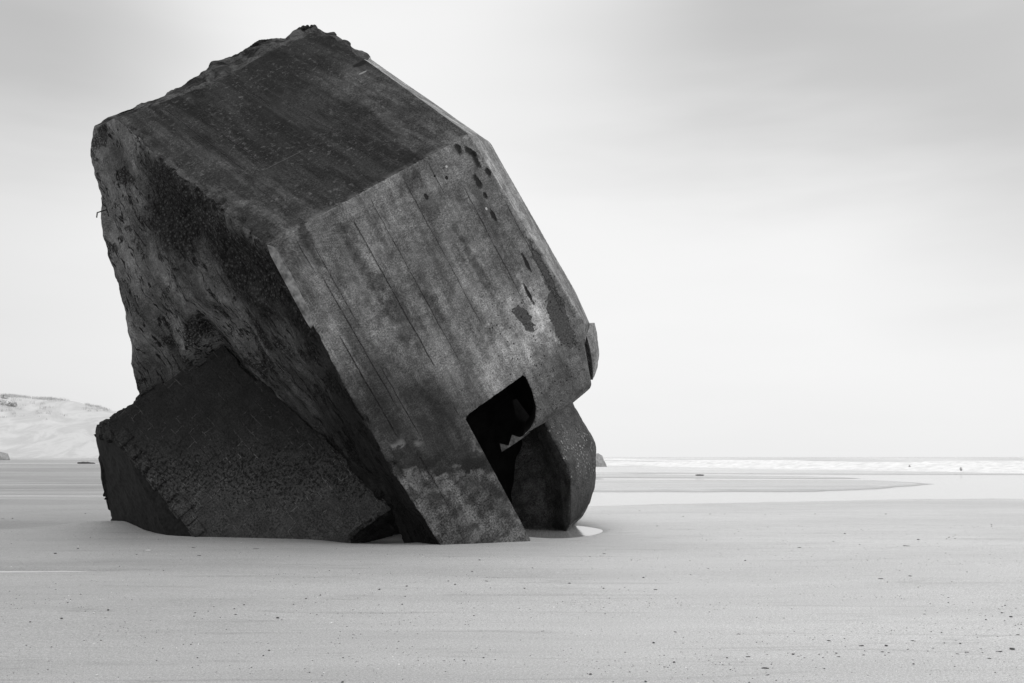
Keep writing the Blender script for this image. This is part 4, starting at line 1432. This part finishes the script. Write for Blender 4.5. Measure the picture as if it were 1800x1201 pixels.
# ------------------------------------------------------------------ debris on the sand
# photo pixel positions, width in photo pixels, kind (d dark shell, w wood sliver, p pale shell)
DEB = '''190 1073.5 9 d;108 1088 8 d;53 1094 6 d;119 1060 5 d;488 1087 9 d;232 1055 4 d;343 1078 6 d;335.5 1133.5 5 d;398 1107 4 d;347 1157 5 d;442 1174 4 d;473 1144 6 d;463 1153 5 d;90.5 1138 5 d
28.5 1053 4 d;142 1045 6 w;97 973.5 7 d;137 965 6 d;305 1029 3 d;287.5 1003.5 4 d;210 998 4 d;65 1045 3 d;170 1188 8 p;20 956 3 d;159 942 4 d;174 1117 4 d;176 1110 3 d;414 1081 8 w;429 1064 6 d;412 1071 6 d
376 1067 4 d;387 1086 4 d;366 1075 4 d;341 1084 4 d;207 1110 4 d;84 1178 4 d;338 1174 4 d;404 1171 3 d;579 1004 5 d;667 1037 7 d;715 1031 6 d;538 1053 6 d;563 1047 6 d;516 1063 5 d;557 1081 4 d;666 1064 4 d
629 1052 4 d;712 1049 4 d;707 1063 6 d;800 1028 6 d;855 1022 9 w;830 1005 5 d;862 1034 4 d;788 1022 5 d;843 985 5 d;833 1083 5 d;811 1061 4 d;850 1157 6 d;816 1162 5 d;781 1162 5 w;783 1181 4 d;603 1157 5 d
602 1200 9 d;536 1176 4 d;566 1188 4 d;442 1174 4 d;730 1088 3 d;610 1102 4 d;623 1117 3 d;734 1115 4 d;702 1098 4 d;648 1126 3 d;694 1115 3 d;555 1060 4 d;572 1043 3 d;520 1028 3 d;509 978 3 d;1062 974 7 w
1037 979 4 d;1110 985 4 d;936 999 5 d;1131 1016 6 d;1001 1026 6 d;922 1035 6 d;1061 1035 6 d;1098 1033 4 d;1152 1037 9 w;1310 986 6 d;1214 1011 4 d;1245 1000 4 d;1187 1111.5 9 w;1149 1131 8 d;1051 1147 4 d
1185 1165 8 d;1168 1173 6 w;1107 1182 5 d;1038 1186 8 d;1135 1199 8 d;1078 1199 4 d;1299 1115 7 w;1278 1157 6 d;1315 1155 10 w;1394 1151 8 d;1345 1175.5 15 w;1258 1169 4 d;1284 1178 5 d;1392 1071 4 d;1378 1087 5 w
1209 1193 4 d;1188 1183 3 d;1174 1174 4 d;915 1126 4 d;980 1062 3 d;1017 1087 3 d;1201 908.5 4 d;1248 904 4 d;1274 904 3 d;1155 925 5 w;1070 905 3 d;1124 898 3 d;1298 935 3 d;1242 950 3 d;1345 905 3 d
1548 1018 11 w;1600 1013 8 w;1560 1024 5 d;1614 1033 4 d;1667 1051 6 w;1667 1060 5 d;1767 1065 6 d;1761 1078 6 d;1777 1085 8 d;1766 1092 5 d;1733 1090 6 d;1625 1080 6 w;1691 1104.5 5 w;1655 1113 6 d;1637 1111 4 d
1789 1116.5 8 w;1776 1117 4 d;1754 1120 4 d;1558 1136 9 d;1514 1136 11 w;1457 1127 9 w;1468 1151 6 p;1470 1149 6 d;1474 1155 8 w;1604 1127 8 w;1688 1132 6 d;1779 1142 12 d;1727 1148 5 d;1757 1146 12 w;1739 1158 8 w
1606 1168 7 d;1605 1160 7 p;1440 1151 5 d;1449 1176 5 d;1551 1146.5 8 w;1562 1148 6 w;1414 1157 6 w;1403 1154 6 w;1349 1187 9 w;1596 1142 6 w;1518 1152 6 w;1566 1115 4 d;1485 938.5 6 d;1614 949 7 d;1668 945 5 d
1664 948 4 d;1679 947 4 d;1743 923 4 d;1743 926 4 d;1433 904 4 d;1557 904 5 d;1372 905 3 d;1350 927 3 d;1404 925 3 d;1514 931 3 d;1690 925 3 d;1662 973 4 d;1465 952 5 w;1594 960 16 w;1405 963 8 w;1511 958 4 d
1700 1006 4 d;1718 1006 3 d;1635 1062 4 d;1710 1060 3 d;1732 1083 4 d;1680 1126 4 w;1683 1150 7 w;1700 1147 8 w;1631 1145 5 w;1795 1098 4 d;1785 1100 4 d;1749 1115 3 d;1724 1141 6 w;1640 1140 6 w;1660 1131 5 d
12 1062 3 d;25 1064 5 w;80 1061 3 d;98 1037 4 d;3 1085 3 d;340 963 9 w;450 965 14 w;350 977 9 w;260 968 12 p;240 975 7 w;22 912 6 d;150 903 4 d;5 913 7 w;1550 1050 3 d;1385 1120 4 d;1330 1130 4 d'''
deb = []
for row in DEB.replace('\n', ';').split(';'):
    a, b_, c_, k = row.split()
    deb.append((float(a), float(b_), float(c_), k))
rs = np.random.RandomState(21)
while len(deb) < 270:
    px = rs.uniform(5, 1795)
    py = rs.uniform(965, 1199)
    wgt = .25 + .75 * max(0, (px - 900) / 900) * max(0, (py - 1020) / 180)
    if rs.rand() < wgt:
        deb.append((px, py, rs.uniform(1.8, 3.4), 'w' if rs.rand() < .3 and px > 1100 else ('p' if rs.rand() < .08 else 'd')))
darkm = [lump_mesh('shell_fragment', .5, .42 + .1 * (k % 3), .26, 20 + k, 2, .5) for k in range(7)]
palem = [lump_mesh('pale_shell', .5, .4, .18, 40 + k, 2, .3) for k in range(3)]
woodm = [stick_mesh('wood_sliver', 1.0, .11, 60 + k, .10) for k in range(5)]
for m_ in darkm: m_.materials.append(mdark)
for m_ in palem: m_.materials.append(mpale)
for m_ in woodm: m_.materials.append(mmid)
UNIQ = {(488, 1087): 'large dark shell fragment alone on the sand in front of the leaning brick-faced slab', (190, 1073.5): 'dark shell fragment, biggest on the sand near the left edge', (108, 1088): 'dark shell fragment just left of and below the biggest on the left',
        (1345, 1175.5): 'longest dark wood sliver on the lower right sand', (1779, 1142): 'thick dark shell fragment close to the right frame edge', (1558, 1136): 'dark shell fragment among wood slivers on the lower right sand',
        (855, 1022): 'flat dark wood sliver on the sand just in front of the bunker leg', (1152, 1037): 'dark wood sliver midway between bunker and right foreground, along a faint tide line',
        (1548, 1018): 'dark wood sliver lying on the thin dark tide line at the right', (1594, 960): 'long faint wood sliver on smooth sand before the lagoon',
        (1149, 1131): 'solitary dark shell fragment on bare sand, lower centre right', (1187, 1111.5): 'small wood sliver above a solitary shell fragment, lower centre right', (602, 1200): 'dark shell fragment cut by the bottom frame edge, left of centre',
        (1135, 1199): 'dark shell fragment cut by the bottom frame edge, right of centre', (260, 968): 'flat pale shell on damp sand in front of the mound', (1614, 949): 'dark shell fragment, largest on the smooth sand near the lagoon',
        (450, 965): 'thin wood sliver on damp sand right before the leaning slab', (1038, 1186): 'dark shell fragment low in the middle of the foreground'}
NAMES = {'d': ('shell_fragment', 'shell fragment', 'small dark shell fragments scattered over the sand', darkm),
         'p': ('pale_shell', 'shell', 'small pale shells scattered over the sand', palem),
         'w': ('wood_sliver', 'driftwood', 'short dark wood slivers scattered over the sand', woodm)}
LAB = {'d': 'small dark shell fragment among many on the pale sand', 'p': 'small pale shell among dark fragments on the sand', 'w': 'short dark wood sliver lying flat on the pale sand'}
for i, (px, py, wpx, k) in enumerate(deb):
    p = ground(px, py)
    for _ in range(3):
        p = ground(px, py, tz(p[0], p[1]))
    nm, cat, grp, ms = NAMES[k]
    o = bpy.data.objects.new(nm, ms[i % len(ms)])
    COL.objects.link(o)
    s_ = wpx * p[1] / F * (.60 if k == 'd' else .8)
    fz = .9 if k != 'w' else .8
    s_z = min(1.0, .035 / max(s_, .001)) if k != 'w' else min(1, .05 / s_)
    o.scale = (s_, s_ * (1.0 if k != 'w' else .8 + .4 * rs.rand()), s_ * fz * max(.45, s_z))
    o.rotation_euler = (rs.normal() * .06, rs.normal() * .06, rs.uniform(0, 6.28) if k != 'w' else rs.normal() * .35 - .2)
    o.location = (p[0], p[1], tz(p[0], p[1]) + .001 + (.15 * s_ * max(.35, s_z) if k != 'w' else 0))
    u_ = UNIQ.get((px, py))
    if u_:
        tag(o, u_, cat)
        o['group'] = grp
    else:
        tag(o, LAB[k], cat, grp)

# fine grit: crumbs nobody could count
vs, fs = [], []
rs = np.random.RandomState(31)
n_ = 0
gx_, gy_ = [], []
while n_ < 4200:
    y_ = 5.2 * (4.6 ** rs.rand())
    x_ = rs.uniform(-.62, .62) * y_
    q = np.array([[x_ * .5, y_ * 1.4, 3.0]])
    dens = .10 + max(0, float(pnoise(q)[0]) + .1) * 1.3 + .25 * max(0, x_ / y_) * (y_ < 11)
    if rs.rand() < dens:
        gx_.append(x_); gy_.append(y_); n_ += 1
gz_ = terrain(np.array([gx_]), np.array([gy_]))[0]
for x_, y_, z_ in zip(gx_, gy_, gz_):
    r = rs.uniform(.002, .0050) * (1 + y_ / 30)
    i0 = len(vs)
    a0 = rs.uniform(0, 6.28)
    for j in range(4):
        a = a0 + j * 1.57 + rs.normal() * .2
        rr = r * rs.uniform(.7, 1.6)
        vs.append((x_ + math.cos(a) * rr * 1.5, y_ + math.sin(a) * rr, z_ - .001))
    vs.append((x_, y_, z_ + r * rs.uniform(.6, 1.2)))
    fs += [(i0, i0 + 1, i0 + 4), (i0 + 1, i0 + 2, i0 + 4), (i0 + 2, i0 + 3, i0 + 4), (i0 + 3, i0, i0 + 4)]
me = bpy.data.meshes.new('grit')
me.from_pydata(vs, [], fs)
mgrit, b, pr = new_mat('grit')
g_ = b.n('ShaderNodeNewGeometry')
v = b.ramp(g_.outputs['Random Per Island'], .2, 1.0, .05, .26)
v = b.mix(b.ramp(g_.outputs['Random Per Island'], .93, .94), v, .8)
finish(b, pr, v, .8)
tag(link('grit', me, mgrit), kind='stuff')
